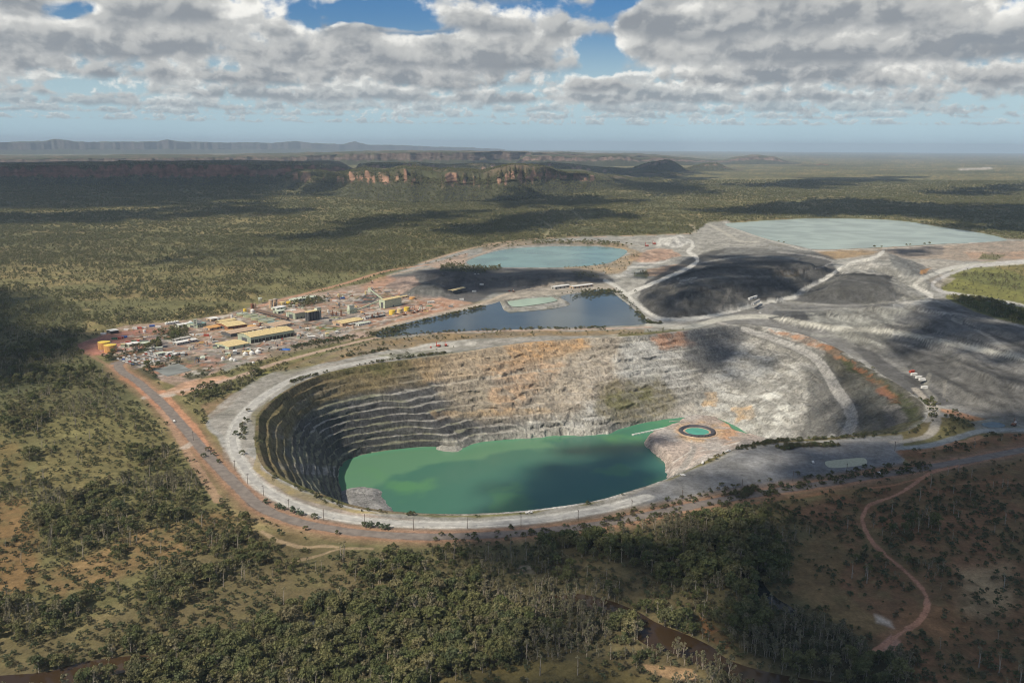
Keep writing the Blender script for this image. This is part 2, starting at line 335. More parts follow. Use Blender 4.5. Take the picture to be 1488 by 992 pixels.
 ([(520,415),(560,400),(575,405),(560,415),(545,425)],(0.40,0.23,0.15),3,.7,.5,0),
 ([(108,503),(150,484),(200,478),(235,476),(235,492),(210,505),(170,512),(130,516)],(0.30,0.13,0.095),3,.9,.35,0),
 ([(196,485),(215,482),(240,500),(270,512),(255,516),(225,508)],(0.20,0.165,0.15),2,.9,.2,0),
 ([(170,520),(215,508),(262,504),(262,522),(215,530),(195,537)],(0.145,0.13,0.115),2,.9,.25,.0),
 ([(345,492),(440,482),(520,474),(500,490),(430,505),(340,520),(310,530),(290,515)],(0.25,0.225,0.20),2,.8,.4,0),
 ([(390,470),(440,466),(500,456),(560,448),(560,462),(490,474),(430,485),(395,480)],(0.24,0.215,0.19),2,.7,.4,0),
 ([(454,474),(472,470),(486,472),(497,477),(490,481),(478,483)],(0.10,0.13,0.03),1.2,.95,.2,.05),
 ([(516,437),(530,429),(545,428),(553,432),(545,439),(528,442),(515,441)],(0.06,0.065,0.072),1.2,1,.1,0),
 ([(268,534),(300,515),(330,520),(312,535),(290,530)],(0.30,0.14,0.10),2,.7,.4,.05),
 ([(315,526),(350,519),(366,526),(330,540)],G_M,2,.7,.2,0),
 ([(380,512),(430,500),(500,490),(520,488),(470,505),(420,516),(390,520)],(0.16,0.14,0.09),3,.6,.4,.35),
 ([(425,440),(450,434),(480,432),(478,438),(440,446),(420,448)],DGR,1.5,.85,.2,1.2),
 ([(222,486),(250,476),(275,478),(276,490),(255,496),(235,496)],DGR,1.5,.9,.2,1.3),
 ([(150,524),(180,512),(230,500),(236,506),(200,517),(165,527)],DGR,1.5,.9,.2,1.3),
 ([(195,537),(225,532),(262,523),(268,528),(222,538),(232,552),(215,550)],DGR,1.5,.9,.2,1.2),
 ([(262,546),(290,534),(310,538),(300,548),(275,552)],DGR,1.5,.8,.3,1.0),
 ([(262,576),(300,562),(360,548),(395,537),(402,541),(350,562),(300,580),(280,588)],(0.10,0.095,0.04),2.5,.95,.35,.75),
 ([(370,555),(390,540),(406,538),(380,552)],(0.19,0.18,0.06),2,.8,.3,.1),
 ([(290,590),(330,572),(350,570),(330,592),(305,606)],(0.21,0.14,0.085),4,.9,.4,.15),
 ([(240,568),(262,556),(330,545),(340,550),(300,562),(262,576)],(0.44,0.27,0.18),2,.9,.25,0),
 ([(480,512),(560,493),(640,484),(740,481),(860,480),(938,478),(938,486),(860,487),(760,489),(640,497),(560,509),(490,524),(430,535),(400,541),(420,528)],(0.215,0.155,0.08),2,.95,.35,.12),
 ([(400,541),(430,530),(480,515),(500,514),(460,530),(420,545)],(0.17,0.16,0.06),2,.6,.4,.1),
 # pale pad along the north and west rim
 ([(301,603),(335,572),(400,544),(440,536),(520,520),(600,505),(690,496),(760,490),(900,487),(900,490),(760,497),(600,518),(470,540),(424,558),(391,580),(370,603),(366,640),(352,655),(325,640)],(0.295,0.278,0.245),3,.95,.55,0),
 ([(560,507),(620,500),(700,494),(690,505),(600,512)],(0.45,0.43,0.38),3,.6,.5,0),
 ([(545,516),(640,508),(700,503),(640,509),(560,522)],(0.12,0.13,0.06),1.5,.6,.4,.2),
 ([(366,604),(378,590),(395,578),(390,590),(377,606),(373,640),(366,650)],(0.17,0.15,0.075),2.5,.8,.5,.35),
 # near pad between rim and road
 ([(330,640),(352,655),(366,680),(400,700),(455,720),(540,748),(620,752),(700,752),(800,744),(880,730),(960,705),(1030,672),(1075,658),(1120,645),(1225,640),(1312,632),(1312,674),(1200,694),(1060,714),(960,735),(860,754),(760,767),(660,773),(580,772),(500,765),(425,748),(375,724),(335,680)],(0.235,0.225,0.20),2,.95,.5,0),
 ([(350,655),(375,668),(410,705),(480,735),(560,752),(640,755),(560,757),(470,742),(400,718),(360,690)],(0.33,0.27,0.22),3,.8,.45,0),
 ([(372,640),(385,683),(414,702),(455,719),(500,737),(560,747),(520,745),(440,725),(400,706),(370,680)],(0.25,0.20,0.09),2,.9,.4,.1),
 ([(900,730),(960,706),(1030,673),(1075,658),(1120,648),(1225,643),(1290,640),(1312,672),(1200,693),(1060,712),(960,732)],(0.175,0.178,0.18),5,.95,.2,0),  # right part of the pad: cloud shade put into a darker, bluer grey
 ([(1000,690),(1060,672),(1120,668),(1060,690)],(0.25,0.25,0.24),6,.5,.4,0),
 ([(1120,664),(1140,668),(1150,680),(1120,676)],(0.27,0.26,0.25),3,.4,.5,0),
 ([(1300,655),(1330,648),(1400,640),(1488,625),(1600,610),(1600,640),(1488,652),(1400,664),(1330,676)],(0.21,0.105,0.055),3,.9,.4,.45),
 ([(1325,652),(1360,647),(1400,638),(1420,630),(1430,634),(1380,650),(1340,657)],(0.46,0.25,0.14),2,.8,.3,.05),
 ([(1360,632),(1372,618),(1384,606),(1410,605),(1412,618),(1380,632)],(0.15,0.13,0.055),2,.9,.4,.5),
 ([(1350,592),(1380,594),(1430,608),(1410,610),(1370,600)],(0.40,0.20,0.10),2,.8,.3,.2),
 ([(1312,630),(1345,612),(1355,615),(1345,632),(1320,640)],(0.15,0.12,0.06),2,.8,.4,.4),
 ([(1405,612),(1440,606),(1488,618),(1560,625),(1488,630),(1420,628)],(0.25,0.25,0.22),2,.8,.2,0),
 ([(1300,695),(1345,690),(1260,700),(1200,712),(1120,722),(1060,738),(1180,720)],RED,2,.7,.4,.1),
 ([(1250,683),(1290,676),(1294,680),(1260,688)],(0.30,0.15,0.08),1.5,.9,.2,.1),
 # white rocks in the bush
 ([(745,820),(765,817),(775,826),(752,833)],(0.5,0.42,0.36),12,.95,1,.1),
 ([(430,905),(462,903),(460,912),(432,914)],(0.55,0.5,0.4),9,.95,1,0),
 ([(1265,895),(1290,905),(1295,915),(1270,908)],(0.5,0.42,0.33),9,.95,1,0),
 ([(990,905),(1010,895),(1040,915),(1070,940),(1050,943),(1010,922)],(0.26,0.12,0.05),4,.7,.6,.3),
 ([(940,962),(1000,968),(1020,985),(980,985),(945,972)],(0.40,0.26,0.14),3,.8,.4,.05),
 ([(1390,245),(1440,243),(1444,246),(1395,248)],(0.5,0.45,0.38),1,.8,.1,0),
]
STROKES=[ # points px on the ground, full width in metres, colour, strength, veg
 ([(112,503),(130,515),(152,528),(175,542)],6,(0.30,0.18,0.12),.5,0),
 ([(235,568),(262,600),(285,625),(300,655),(318,680)],9,(0.42,0.22,0.13),.85,0),
 ([(213,573),(245,610),(268,650),(290,685),(318,728)],8,(0.38,0.24,0.165),.6,0.05),
 ([(268,650),(285,640)],10,(0.42,0.36,0.30),.8,0),
 ([(215,577),(245,574)],16,(0.42,0.38,0.33),.8,0),
 ([(240,572),(300,560),(345,547),(400,528),(470,509),(540,492),(590,486),(660,482),(760,480),(860,478),(940,475),(1000,472)],11,(0.42,0.31,0.24),.85,0),
 ([(180,549),(200,560),(222,580),(235,592)],12,(0.38,0.18,0.10),.6,0),
 ([(380,772),(405,785),(440,795),(470,793),(490,795)],5,(0.38,0.28,0.18),.6,0),
 ([(425,815),(460,808),(495,797),(540,797)],3.5,(0.38,0.28,0.18),.55,0),
 ([(1393,677),(1350,688),(1310,715),(1265,733),(1256,745),(1254,760),(1270,790),(1310,825),(1340,855),(1348,880),(1335,902),(1300,925),(1268,948)],3.6,(0.42,0.22,0.14),.9,0),
 ([(1393,677),(1388,668)],8,(0.42,0.22,0.14),.8,0),
 ([(1260,709),(1300,704),(1345,692)],3,(0.36,0.18,0.10),.7,0),
 ([(1380,705),(1440,700),(1500,703)],2,(0.30,0.16,0.09),.6,.2),
 # haul roads north and east
 ([(1040,467),(1085,480),(1124,491),(1160,505),(1181,518)],16,(0.36,0.34,0.31),.85,0),
 ([(1052,322),(1079,336),(1112,347),(1145,356),(1184,364),(1290,361),(1371,356),(1465,349),(1500,350)],16,(0.44,0.42,0.37),.85,0),
 ([(1050,318),(1090,318),(1190,314.5),(1300,317),(1371,327),(1465,344)],10,(0.30,0.27,0.21),.5,0),
 ([(1028,325),(1046,334),(1075,350),(1100,352)],20,(0.42,0.40,0.34),.7,0),
 ([(610,383),(680,362),(745,350),(800,346),(940,342),(1010,339)],14,(0.42,0.30,0.22),.75,0),
 ([(790,345),(800,330),(780,318)],10,(0.30,0.27,0.17),.6,.1),
 ([(850,322),(830,306)],10,(0.30,0.27,0.17),.5,.1),
 ([(1010,339),(1008,330),(1000,325)],12,(0.36,0.31,0.23),.6,.1),
 ([(620,385),(560,394),(500,412),(450,425),(415,434),(380,444)],14,(0.42,0.24,0.16),.85,0),
 ([(745,352),(690,372),(640,385),(600,392),(566,400)],12,(0.38,0.30,0.23),.8,0),
 ([(545,478),(600,464),(660,450),(700,441),(740,426),(800,415),(860,411)],10,(0.42,0.35,0.27),.85,0),
 ([(490,478),(540,470),(600,458)],7,(0.36,0.32,0.27),.8,0),
 ([(395,470),(440,484),(475,484),(530,476)],7,(0.38,0.34,0.29),.8,0),
 ([(225,487),(250,502),(300,512),(330,520),(350,522)],9,(0.20,0.18,0.165),.8,0),
 ([(165,528),(190,520),(225,512),(262,508)],8,(0.20,0.19,0.18),.8,0),
 ([(1345,612),(1360,600),(1358,590),(1345,580),(1330,565)],9,(0.36,0.33,0.28),.9,0),
 ([(1300,643),(1340,636),(1356,625),(1360,606),(1352,590)],10,(0.36,0.33,0.28),.9,0),
 ([(1310,651),(1350,647),(1390,636),(1420,627),(1450,624),(1500,624),(1600,618)],11,(0.30,0.31,0.29),.95,0),
 ([(1070,656),(1120,646),(1222,640),(1300,638)],8,(0.30,0.29,0.27),.8,0),
 ([(1215,505),(1258,530),(1290,552),(1330,588)],3,(0.25,0.25,0.24),.8,0),
]
PSTROKES=[ # tracks and bench lines on the raised dumps: outline, width px, colour, strength
 ([(1130,366),(1180,372),(1210,380),(1180,392),(1140,398)],2.2,(0.27,0.26,0.24),.85),
 ([(985,392),(1040,378),(1100,372),(1160,376)],2.2,(0.24,0.235,0.215),.85),
 ([(960,408),(1020,392),(1080,388),(1150,392),(1200,392)],2.6,(0.045,0.045,0.045),.8),
 ([(975,418),(1030,404),(1100,402),(1170,404)],2.6,(0.20,0.195,0.175),.8),
 ([(990,428),(1060,416),(1130,414),(1180,408)],2.6,(0.045,0.045,0.045),.7),
 ([(1060,420),(1050,440),(1035,455)],5,(0.17,0.16,0.14),.6),([(1005,418),(995,435),(1000,452)],5,(0.14,0.135,0.115),.4),([(1110,420),(1108,440)],5,(0.12,0.115,0.10),.4),
 ([(1212,402),(1240,398),(1275,400),(1296,403)],2.6,(0.03,0.03,0.03),.8),([(1190,412),(1215,406),(1212,402)],2,(0.2,0.2,0.18),.6),
 ([(879,407),(895,416),(908,426),(930,445),(949,458),(970,464),(1024,461),(1080,448),(1110,440),(1150,432),(1169,420),(1200,404),(1233,384),(1269,375),(1283,366)],4.6,(0.42,0.41,0.37),.9),
 ([(914,426),(960,407),(997,391),(1013,380),(1010,372),(1000,366),(1006,358),(1000,350),(960,348)],4.6,(0.45,0.44,0.40),.9),
 ([(940,470),(1000,475),(1050,463),(1112,460),(1150,466),(1184,472),(1230,478),(1272,480),(1310,484),(1341,490),(1370,496),(1401,504),(1440,511),(1488,520),(1600,545)],6,(0.38,0.37,0.32),.85),
 ([(1488,381),(1440,384),(1386,389),(1356,399),(1329,414),(1353,429),(1341,438),(1300,444)],5.5,(0.42,0.41,0.37),.85),
 ([(1488,379),(1420,386),(1386,396),(1356,411),(1368,423),(1431,434),(1488,444),(1600,465)],4,(0.36,0.35,0.33),.85),
 ([(1124,493),(1160,505),(1200,528),(1240,545)],2,(0.2,0.2,0.19),.0),
 ([(1385,464),(1420,478),(1452,500),(1488,518)],5,(0.24,0.235,0.21),.7),([(1335,452),(1390,456),(1440,464),(1488,474)],3,(0.34,0.335,0.31),.7),
 ([(1290,470),(1340,478),(1400,492),(1450,506)],3.5,(0.075,0.075,0.073),.8),([(1400,470),(1450,490),(1488,505)],3,(0.07,0.07,0.068),.8),
 ([(1300,495),(1360,510),(1420,535),(1488,556)],4,(0.06,0.06,0.058),.7),([(1320,505),(1380,522),(1440,548),(1488,566)],3,(0.19,0.185,0.17),.5),
 ([(1270,492),(1320,520),(1380,556),(1440,585),(1488,600)],3.5,(0.17,0.165,0.15),.5),([(1290,500),(1340,532),(1400,565),(1460,592)],4,(0.055,0.055,0.053),.6),
 ([(1350,545),(1345,565),(1360,580)],6,(0.2,0.195,0.17),.6),([(1372,555),(1372,575)],5,(0.22,0.21,0.185),.5),([(1200,460),(1260,464),(1320,474)],3,(0.31,0.31,0.28),.6),([(1180,486),(1240,492),(1280,500)],4,(0.28,0.28,0.25),.5),
 ([(1130,450),(1200,450),(1300,446),(1345,440)],3,(0.3,0.295,0.27),.6),([(1118,462),(1170,458),(1220,458)],2.5,(0.06,0.062,0.064),.8),
]
STROKESG=[(gpoly(p,0,5,False)[:,:2],w,c,a,v) for p,w,c,a,v in STROKES]
ROADG=gpoly(ROAD,0,8,False)[:,:2]; HAULG=gpoly(HAUL,0,8,False)[:,:2]
STROKESG=[(ROADG,36,(0.22,0.145,0.09),.65,.12),(ROADG,21,(0.33,0.19,0.12),.7,0)]+STROKESG+[(HAULG,14,(0.47,0.46,0.42),.9,0),(ROADG,11.5,(0.17,0.155,0.145),.95,0)]
def lerp(a,b,t): return a+(b-a)*t
def paint(X,Y,Z):
    """base colour and tree density at ground points"""
    N=X.size; px,py=proj(np.stack([X,Y,Z],-1))
    D=np.hypot(X,Y)
    n1=fbm(X/420,Y/420,1,4); n2=fbm(X/90,Y/90,21,4); n3=fbm(X/24,Y/24,31,3); n4=fbm(X/7,Y/7,41,3)
    col=np.empty((N,3)); g1=np.array((0.14,0.135,0.062)); g2=np.array((0.29,0.225,0.11)); g3=np.array((0.185,0.16,0.072))
    t=sst(n1*0.5+n2*0.5,0.38,0.62)[:,None]
    col[:]=lerp(g1,g3,t); col=lerp(col,g2,(sst(n2*0.55+n3*0.45,0.50,0.68)*0.65)[:,None])
    # long streaks of drainage lines on the plain
    st=sst(fbm(X/1500,Y/380,77,4),0.53,0.66)[:,None]; col=lerp(col,np.array((0.065,0.072,0.034)),st*0.5)
    mo=fbm(X/13,Y/13,36,3); col*=(0.62+0.76*mo)[:,None]; veg=0.62+0.7*(n2-0.5)*2+0.35*st[:,0]
    wx=(fbm(X/55,Y/55,51,4)-0.5)*2; wy=(fbm(X/55,Y/55,61,4)-0.5)*2
    amp=np.clip(9000/np.maximum(D,1),0.6,16)
    qx=px+wx*amp; qy=py+wy*amp*0.5
    bl=n2*0.3+n3*0.4+n4*0.3
    for poly,c,soft,a,pat,vg in LAYERS:
        p=np.array(poly,float); x0,y0=p.min(0)-soft-2; x1,y1=p.max(0)+soft+2
        m=np.nonzero((qx>x0)&(qx<x1)&(qy>y0)&(qy<y1))[0]
        if not len(m): continue
        s=sdf(qx[m],qy[m],p); w=sst(s,-soft*0.5,soft*0.5)
        f=a*w*(1-pat+pat*sst(bl[m],0.36,0.60)); f=f[:,None]
        cc=np.array(c)*(0.70+0.60*n4[m])[:,None]*(0.72+0.56*n3[m])[:,None]
        col[m]=lerp(col[m],cc,f)
        if vg is not None: veg[m]=lerp(veg[m],vg*(1+pat*3.2*(0.5-bl[m])),w)
    pl=np.array([(125,505),(200,478),(300,462),(400,436),(480,424),(560,412),(600,432),(690,442),(600,462),(500,492),(400,512),(300,545),(235,552),(180,524)],float)
    m=np.nonzero((px>115)&(px<700)&(py>405)&(py<560))[0]
    if len(m):
        w=sst(sdf(px[m],py[m],pl),0,4); ca=vnoise(X[m]/9,Y[m]/9,501); cb=vnoise(X[m]/17,Y[m]/13,502); cc_=vnoise(X[m]/6,Y[m]/6,503)
        for a_,c_ in ((sst(ca,.66,.78),(0.50,0.47,0.42)),(sst(cb,.66,.76),(0.10,0.095,0.09)),(sst(1-ca,.68,.8),(0.36,0.17,0.10)),(sst(cc_,.78,.86),(0.07,0.085,0.035))):
            col[m]=lerp(col[m],np.array(c_),(a_*w*.6)[:,None])
    wj=(n4-0.5)*3.0
    for g,wd,c,a,vg in STROKESG:
        x0,y0=g.min(0)-wd-8; x1,y1=g.max(0)+wd+8
        m=np.nonzero((X>x0)&(X<x1)&(Y>y0)&(Y<y1))[0]
        if not len(m): continue
        d=pldist(X[m],Y[m],g)+wj[m]
        w=1-sst(d,wd*0.36,wd*0.64)
        cc=np.array(c)*(0.86+0.28*n4[m])[:,None]
        col[m]=lerp(col[m],cc,(a*w)[:,None]); veg[m]=lerp(veg[m],vg,1-sst(d,wd*.5+2.5,wd*.5+6))
    for pts,wd,c,a in PSTROKES:
        g=smooth(pts,5); x0,y0=g.min(0)-8; x1,y1=g.max(0)+8
        m=np.nonzero((px>x0)&(px<x1)&(py>y0)&(py<y1))[0]
        if not len(m): continue
        d=pldist(px[m]+wx[m]*1.2,(py[m]+wy[m]*0.8),g)+(n4[m]-.5)*1.6; w=1-sst(d,wd*0.42,wd*0.72)
        col[m]=lerp(col[m],np.array(c)*(1.0 if wd<4 else 1.25)*(0.8+0.4*n4[m])[:,None],(a*w)[:,None]); veg[m]=lerp(veg[m],0,w)
    return np.clip(col,0.01,0.9),veg,px,py
def mk_mesh(name,V,Fc,cols=None,smooth_sh=False,mat=None,extra=None):
    V=np.ascontiguousarray(V,np.float32); Fc=np.ascontiguousarray(Fc,np.int32); k=Fc.shape[1]
    me=bpy.data.meshes.new(name); me.vertices.add(len(V)); me.vertices.foreach_set('co',V.ravel())
    me.loops.add(Fc.size); me.loops.foreach_set('vertex_index',Fc.ravel())
    me.polygons.add(len(Fc)); me.polygons.foreach_set('loop_start',np.arange(0,Fc.size,k,dtype=np.int32))
    me.polygons.foreach_set('loop_total',np.full(len(Fc),k,np.int32))
    if smooth_sh: me.polygons.foreach_set('use_smooth',np.ones(len(Fc),bool))
    if cols is not None:
        at=me.color_attributes.new('Col','FLOAT_COLOR','POINT')
        c=np.ones((len(V),4),np.float32); c[:,:3]=cols; at.data.foreach_set('color',c.ravel())
    for nm,arr in (extra or {}).items():
        a=me.attributes.new(nm,'FLOAT','POINT'); a.data.foreach_set('value',np.asarray(arr,np.float32))
    me.update(calc_edges=True)
    if mat: me.materials.append(mat)
    return me
def link(name,me,parent=None,**props):
    o=bpy.data.objects.new(name,me); SC.collection.objects.link(o); o.parent=parent
    for k,v in props.items(): o[k]=v
    return o
def grid_faces(nr,nc,wrap=False):
    i=np.arange(nr-1)[:,None]; j=np.arange(nc if wrap else nc-1)[None,:]; j2=(j+1)%nc
    return np.stack([(i*nc+j),(i*nc+j2),((i+1)*nc+j2),((i+1)*nc+j)],-1).reshape(-1,4)
# ------------------------------------------------------------------ materials
MATS={}
def mat(name,col,rough=0.8,metal=0.0,var=0.08,scale=0.4):
    if name in MATS: return MATS[name]
    m=bpy.data.materials.new(name); m.use_nodes=True; nt=m.node_tree; q=NT(nt); b=nt.nodes['Principled BSDF']
    tc=q.n('ShaderNodeTexCoord'); n=q.noise(tc.outputs['Object'],scale,4)
    lo=tuple(c*(1-var*2.2) for c in col); hi=tuple(min(1,c*(1+var)) for c in col)
    nt.links.new(q.mix(q.ss(n,0.3,0.7),lo,hi),b.inputs['Base Color'])
    b.inputs['Roughness'].default_value=rough; b.inputs['Metallic'].default_value=metal
    MATS[name]=m; return m
def earth_mat(name,bump=0.6,fine=1.6,rock=False):
    m=bpy.data.materials.new(name); m.use_nodes=True; nt=m.node_tree; q=NT(nt); b=nt.nodes['Principled BSDF']
    at=q.n('ShaderNodeAttribute',attribute_name='Col'); tc=q.n('ShaderNodeTexCoord'); P=tc.outputs['Object']
    a=q.noise(P,1/4.5,5,0.65); c=q.noise(P,1/17.0,5,0.6); f0=q.noise(P,1/1.5,3,0.7); e=q.noise(P,1/70.0,5,0.6)
    v=q.add(q.mul(q.sub(f0,0.5),0.9),q.add(q.mul(q.sub(a,0.5),1.1),q.mul(q.sub(c,0.5),0.8)))
    if not rock: v=q.add(v,q.mul(q.sub(e,0.5),0.5))
    else:
        mp=q.n('ShaderNodeMapping'); nt.links.new(P,mp.inputs[0]); mp.inputs['Scale'].default_value=(0.30,0.30,0.05)
        st=q.noise(mp.outputs[0],1.0,6,0.65,0.6); v=q.add(v,q.mul(q.sub(st,0.5),1.0))
    k=q.m('MAXIMUM',q.add(1.0,q.mul(v,1.5 if rock else 1.15)),0.22)
    col=q.mix(1.0,at.outputs['Color'],q.xyz(k,k,k),'MULTIPLY')
    nt.links.new(col,b.inputs['Base Color']); b.inputs['Roughness'].default_value=0.95
    b.inputs['Specular IOR Level'].default_value=0.15
    bp=q.n('ShaderNodeBump'); bp.inputs['Strength'].default_value=bump; bp.inputs['Distance'].default_value=fine
    hh=q.add(q.mul(a,0.6),c)
    if rock: hh=q.add(hh,q.mul(st,1.4))
    nt.links.new(hh,bp.inputs['Height']); nt.links.new(bp.outputs[0],b.inputs['Normal'])
    return m
M_GROUND=earth_mat('ground_soil',0.55,1.6); M_ROCK=earth_mat('pit_rock',0.9,3.0,True)
def plain_far(m):
    """tree-speckle of woodland on the plain beyond the modelled trees"""
    nt=m.node_tree; q=NT(nt); b=nt.nodes['Principled BSDF']; src=b.inputs['Base Color'].links[0].from_socket
    tc=q.n('ShaderNodeTexCoord'); P=tc.outputs['Object']; sp=q.n('ShaderNodeSeparateXYZ'); nt.links.new(P,sp.inputs[0])
    vg=q.n('ShaderNodeAttribute',attribute_name='veg').outputs['Fac']
    n=q.noise(P,1/38.0,4,0.7); f=q.mul(q.ss(n,0.50,0.62,0.0,0.6),q.ss(sp.outputs[1],2600.0,4200.0)); f=q.mul(f,q.ss(vg,0.1,0.4))
    c2=q.mix(f,src,(0.062,0.07,0.033)); nt.links.new(c2,b.inputs['Base Color'])
plain_far(M_GROUND)
def water_mat(name,col,rough=0.12,bump=0.02,spec=0.5):
    m=bpy.data.materials.new(name); m.use_nodes=True; nt=m.node_tree; q=NT(nt); b=nt.nodes['Principled BSDF']
    tc=q.n('ShaderNodeTexCoord'); P=tc.outputs['Object']
    n=q.noise(P,1/130.0,4,0.5,0.6); hi=tuple(c*1.18 for c in col); lo=tuple(c*0.86 for c in col)
    nt.links.new(q.mix(q.ss(n,0.35,0.65),lo,hi),b.inputs['Base Color'])
    b.inputs['Roughness'].default_value=rough; b.inputs['IOR'].default_value=1.33; b.inputs['Specular IOR Level'].default_value=spec
    w=q.noise(P,0.35,4,0.6); bp=q.n('ShaderNodeBump'); bp.inputs['Strength'].default_value=bump*4; bp.inputs['Distance'].default_value=0.4
    nt.links.new(w,bp.inputs['Height']); nt.links.new(bp.outputs[0],b.inputs['Normal'])
    return m
# ------------------------------------------------------------------ ground sheet
def build_ground():
    hz=math.tan(PITCH)*F
    ui=np.arange(-790,791,1.55); uo=795*1.045**np.arange(1,26); us=np.concatenate([-uo[::-1],ui,uo])
    vi=np.arange(hz-6.6,-515,-1.30); vf=np.array([hz-5.3,hz-5.8,hz-6.2]); vo=-515*1.07**np.arange(1,27); vs=np.concatenate([vf,vi,vo])
    U,Vv=np.meshgrid(us/F,vs/F); dz=-SP+Vv*CP; t=-H0/dz
    X=(t*U).ravel(); Y=(t*(CP+Vv*SP)).ravel(); nr,nc=U.shape
    # push vertices off the pit, then cut the hole
    th=np.arctan2(Y-PC[1],X-PC[0]); r=np.hypot(X-PC[0],Y-PC[1]); R=rimr(th)
    inside=r<R
    Fc=grid_faces(nr,nc); cnt=inside[Fc].sum(1); Fc=Fc[cnt<3]
    used=np.zeros(X.size,bool); used[Fc.ravel()]=True; fix=inside&used
    X[fix]=PC[0]+np.cos(th[fix])*R[fix]; Y[fix]=PC[1]+np.sin(th[fix])*R[fix]
    Z=ground_h(X,Y)
    far=sst(np.hypot(X,Y),0,900)
    px,py=proj(np.stack([X,Y,Z],-1))
    for L,dep in ((POND,2.2),(TURQ,3.0),(TAIL,2.0),(CREEK_A,1.6),(CREEK_B,1.6),(CREEK_C,1.6),(CREEK_D,1.4)):
        g=gpoly(L,0,4)[:,:2]; m=(X>g[:,0].min()-9)&(X<g[:,0].max()+9)&(Y>g[:,1].min()-9)&(Y<g[:,1].max()+9)
        Z[m]-=dep*sst(sdf(X[m],Y[m],g),-6,6)
    g=gpoly([(727,438),(760,433),(806,430),(828,441),(802,447),(738,452)],0)[:,:2]
    m=(np.abs(X-g[:,0].mean())<300)&(np.abs(Y-g[:,1].mean())<300)
    Z[m]+=3.5*np.exp(-(sdf(X[m],Y[m],g)-5)**2/25)
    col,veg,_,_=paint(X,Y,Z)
    hi=np.nonzero(Z>0.8)[0]; sk=fbm(X[hi]/6,Y[hi]/48,611,4); sk2=fbm(X[hi]/22,Y[hi]/30,613,4); zb=np.sin(Z[hi]*1.1+sk2*9)*.5+.5
    col[hi]*=(0.62+0.60*sk)[:,None]*(0.66+0.5*sk2)[:,None]*(0.86+0.28*zb)[:,None]
    keep=np.unique(Fc); mp=np.full(X.size,-1,np.int64); mp[keep]=np.arange(len(keep))
    me=mk_mesh('ground',np.stack([X,Y,Z],-1)[keep],mp[Fc][:,::-1],col[keep],True,M_GROUND,{'veg':veg[keep]})
    link('ground',me,kind='structure')
build_ground()
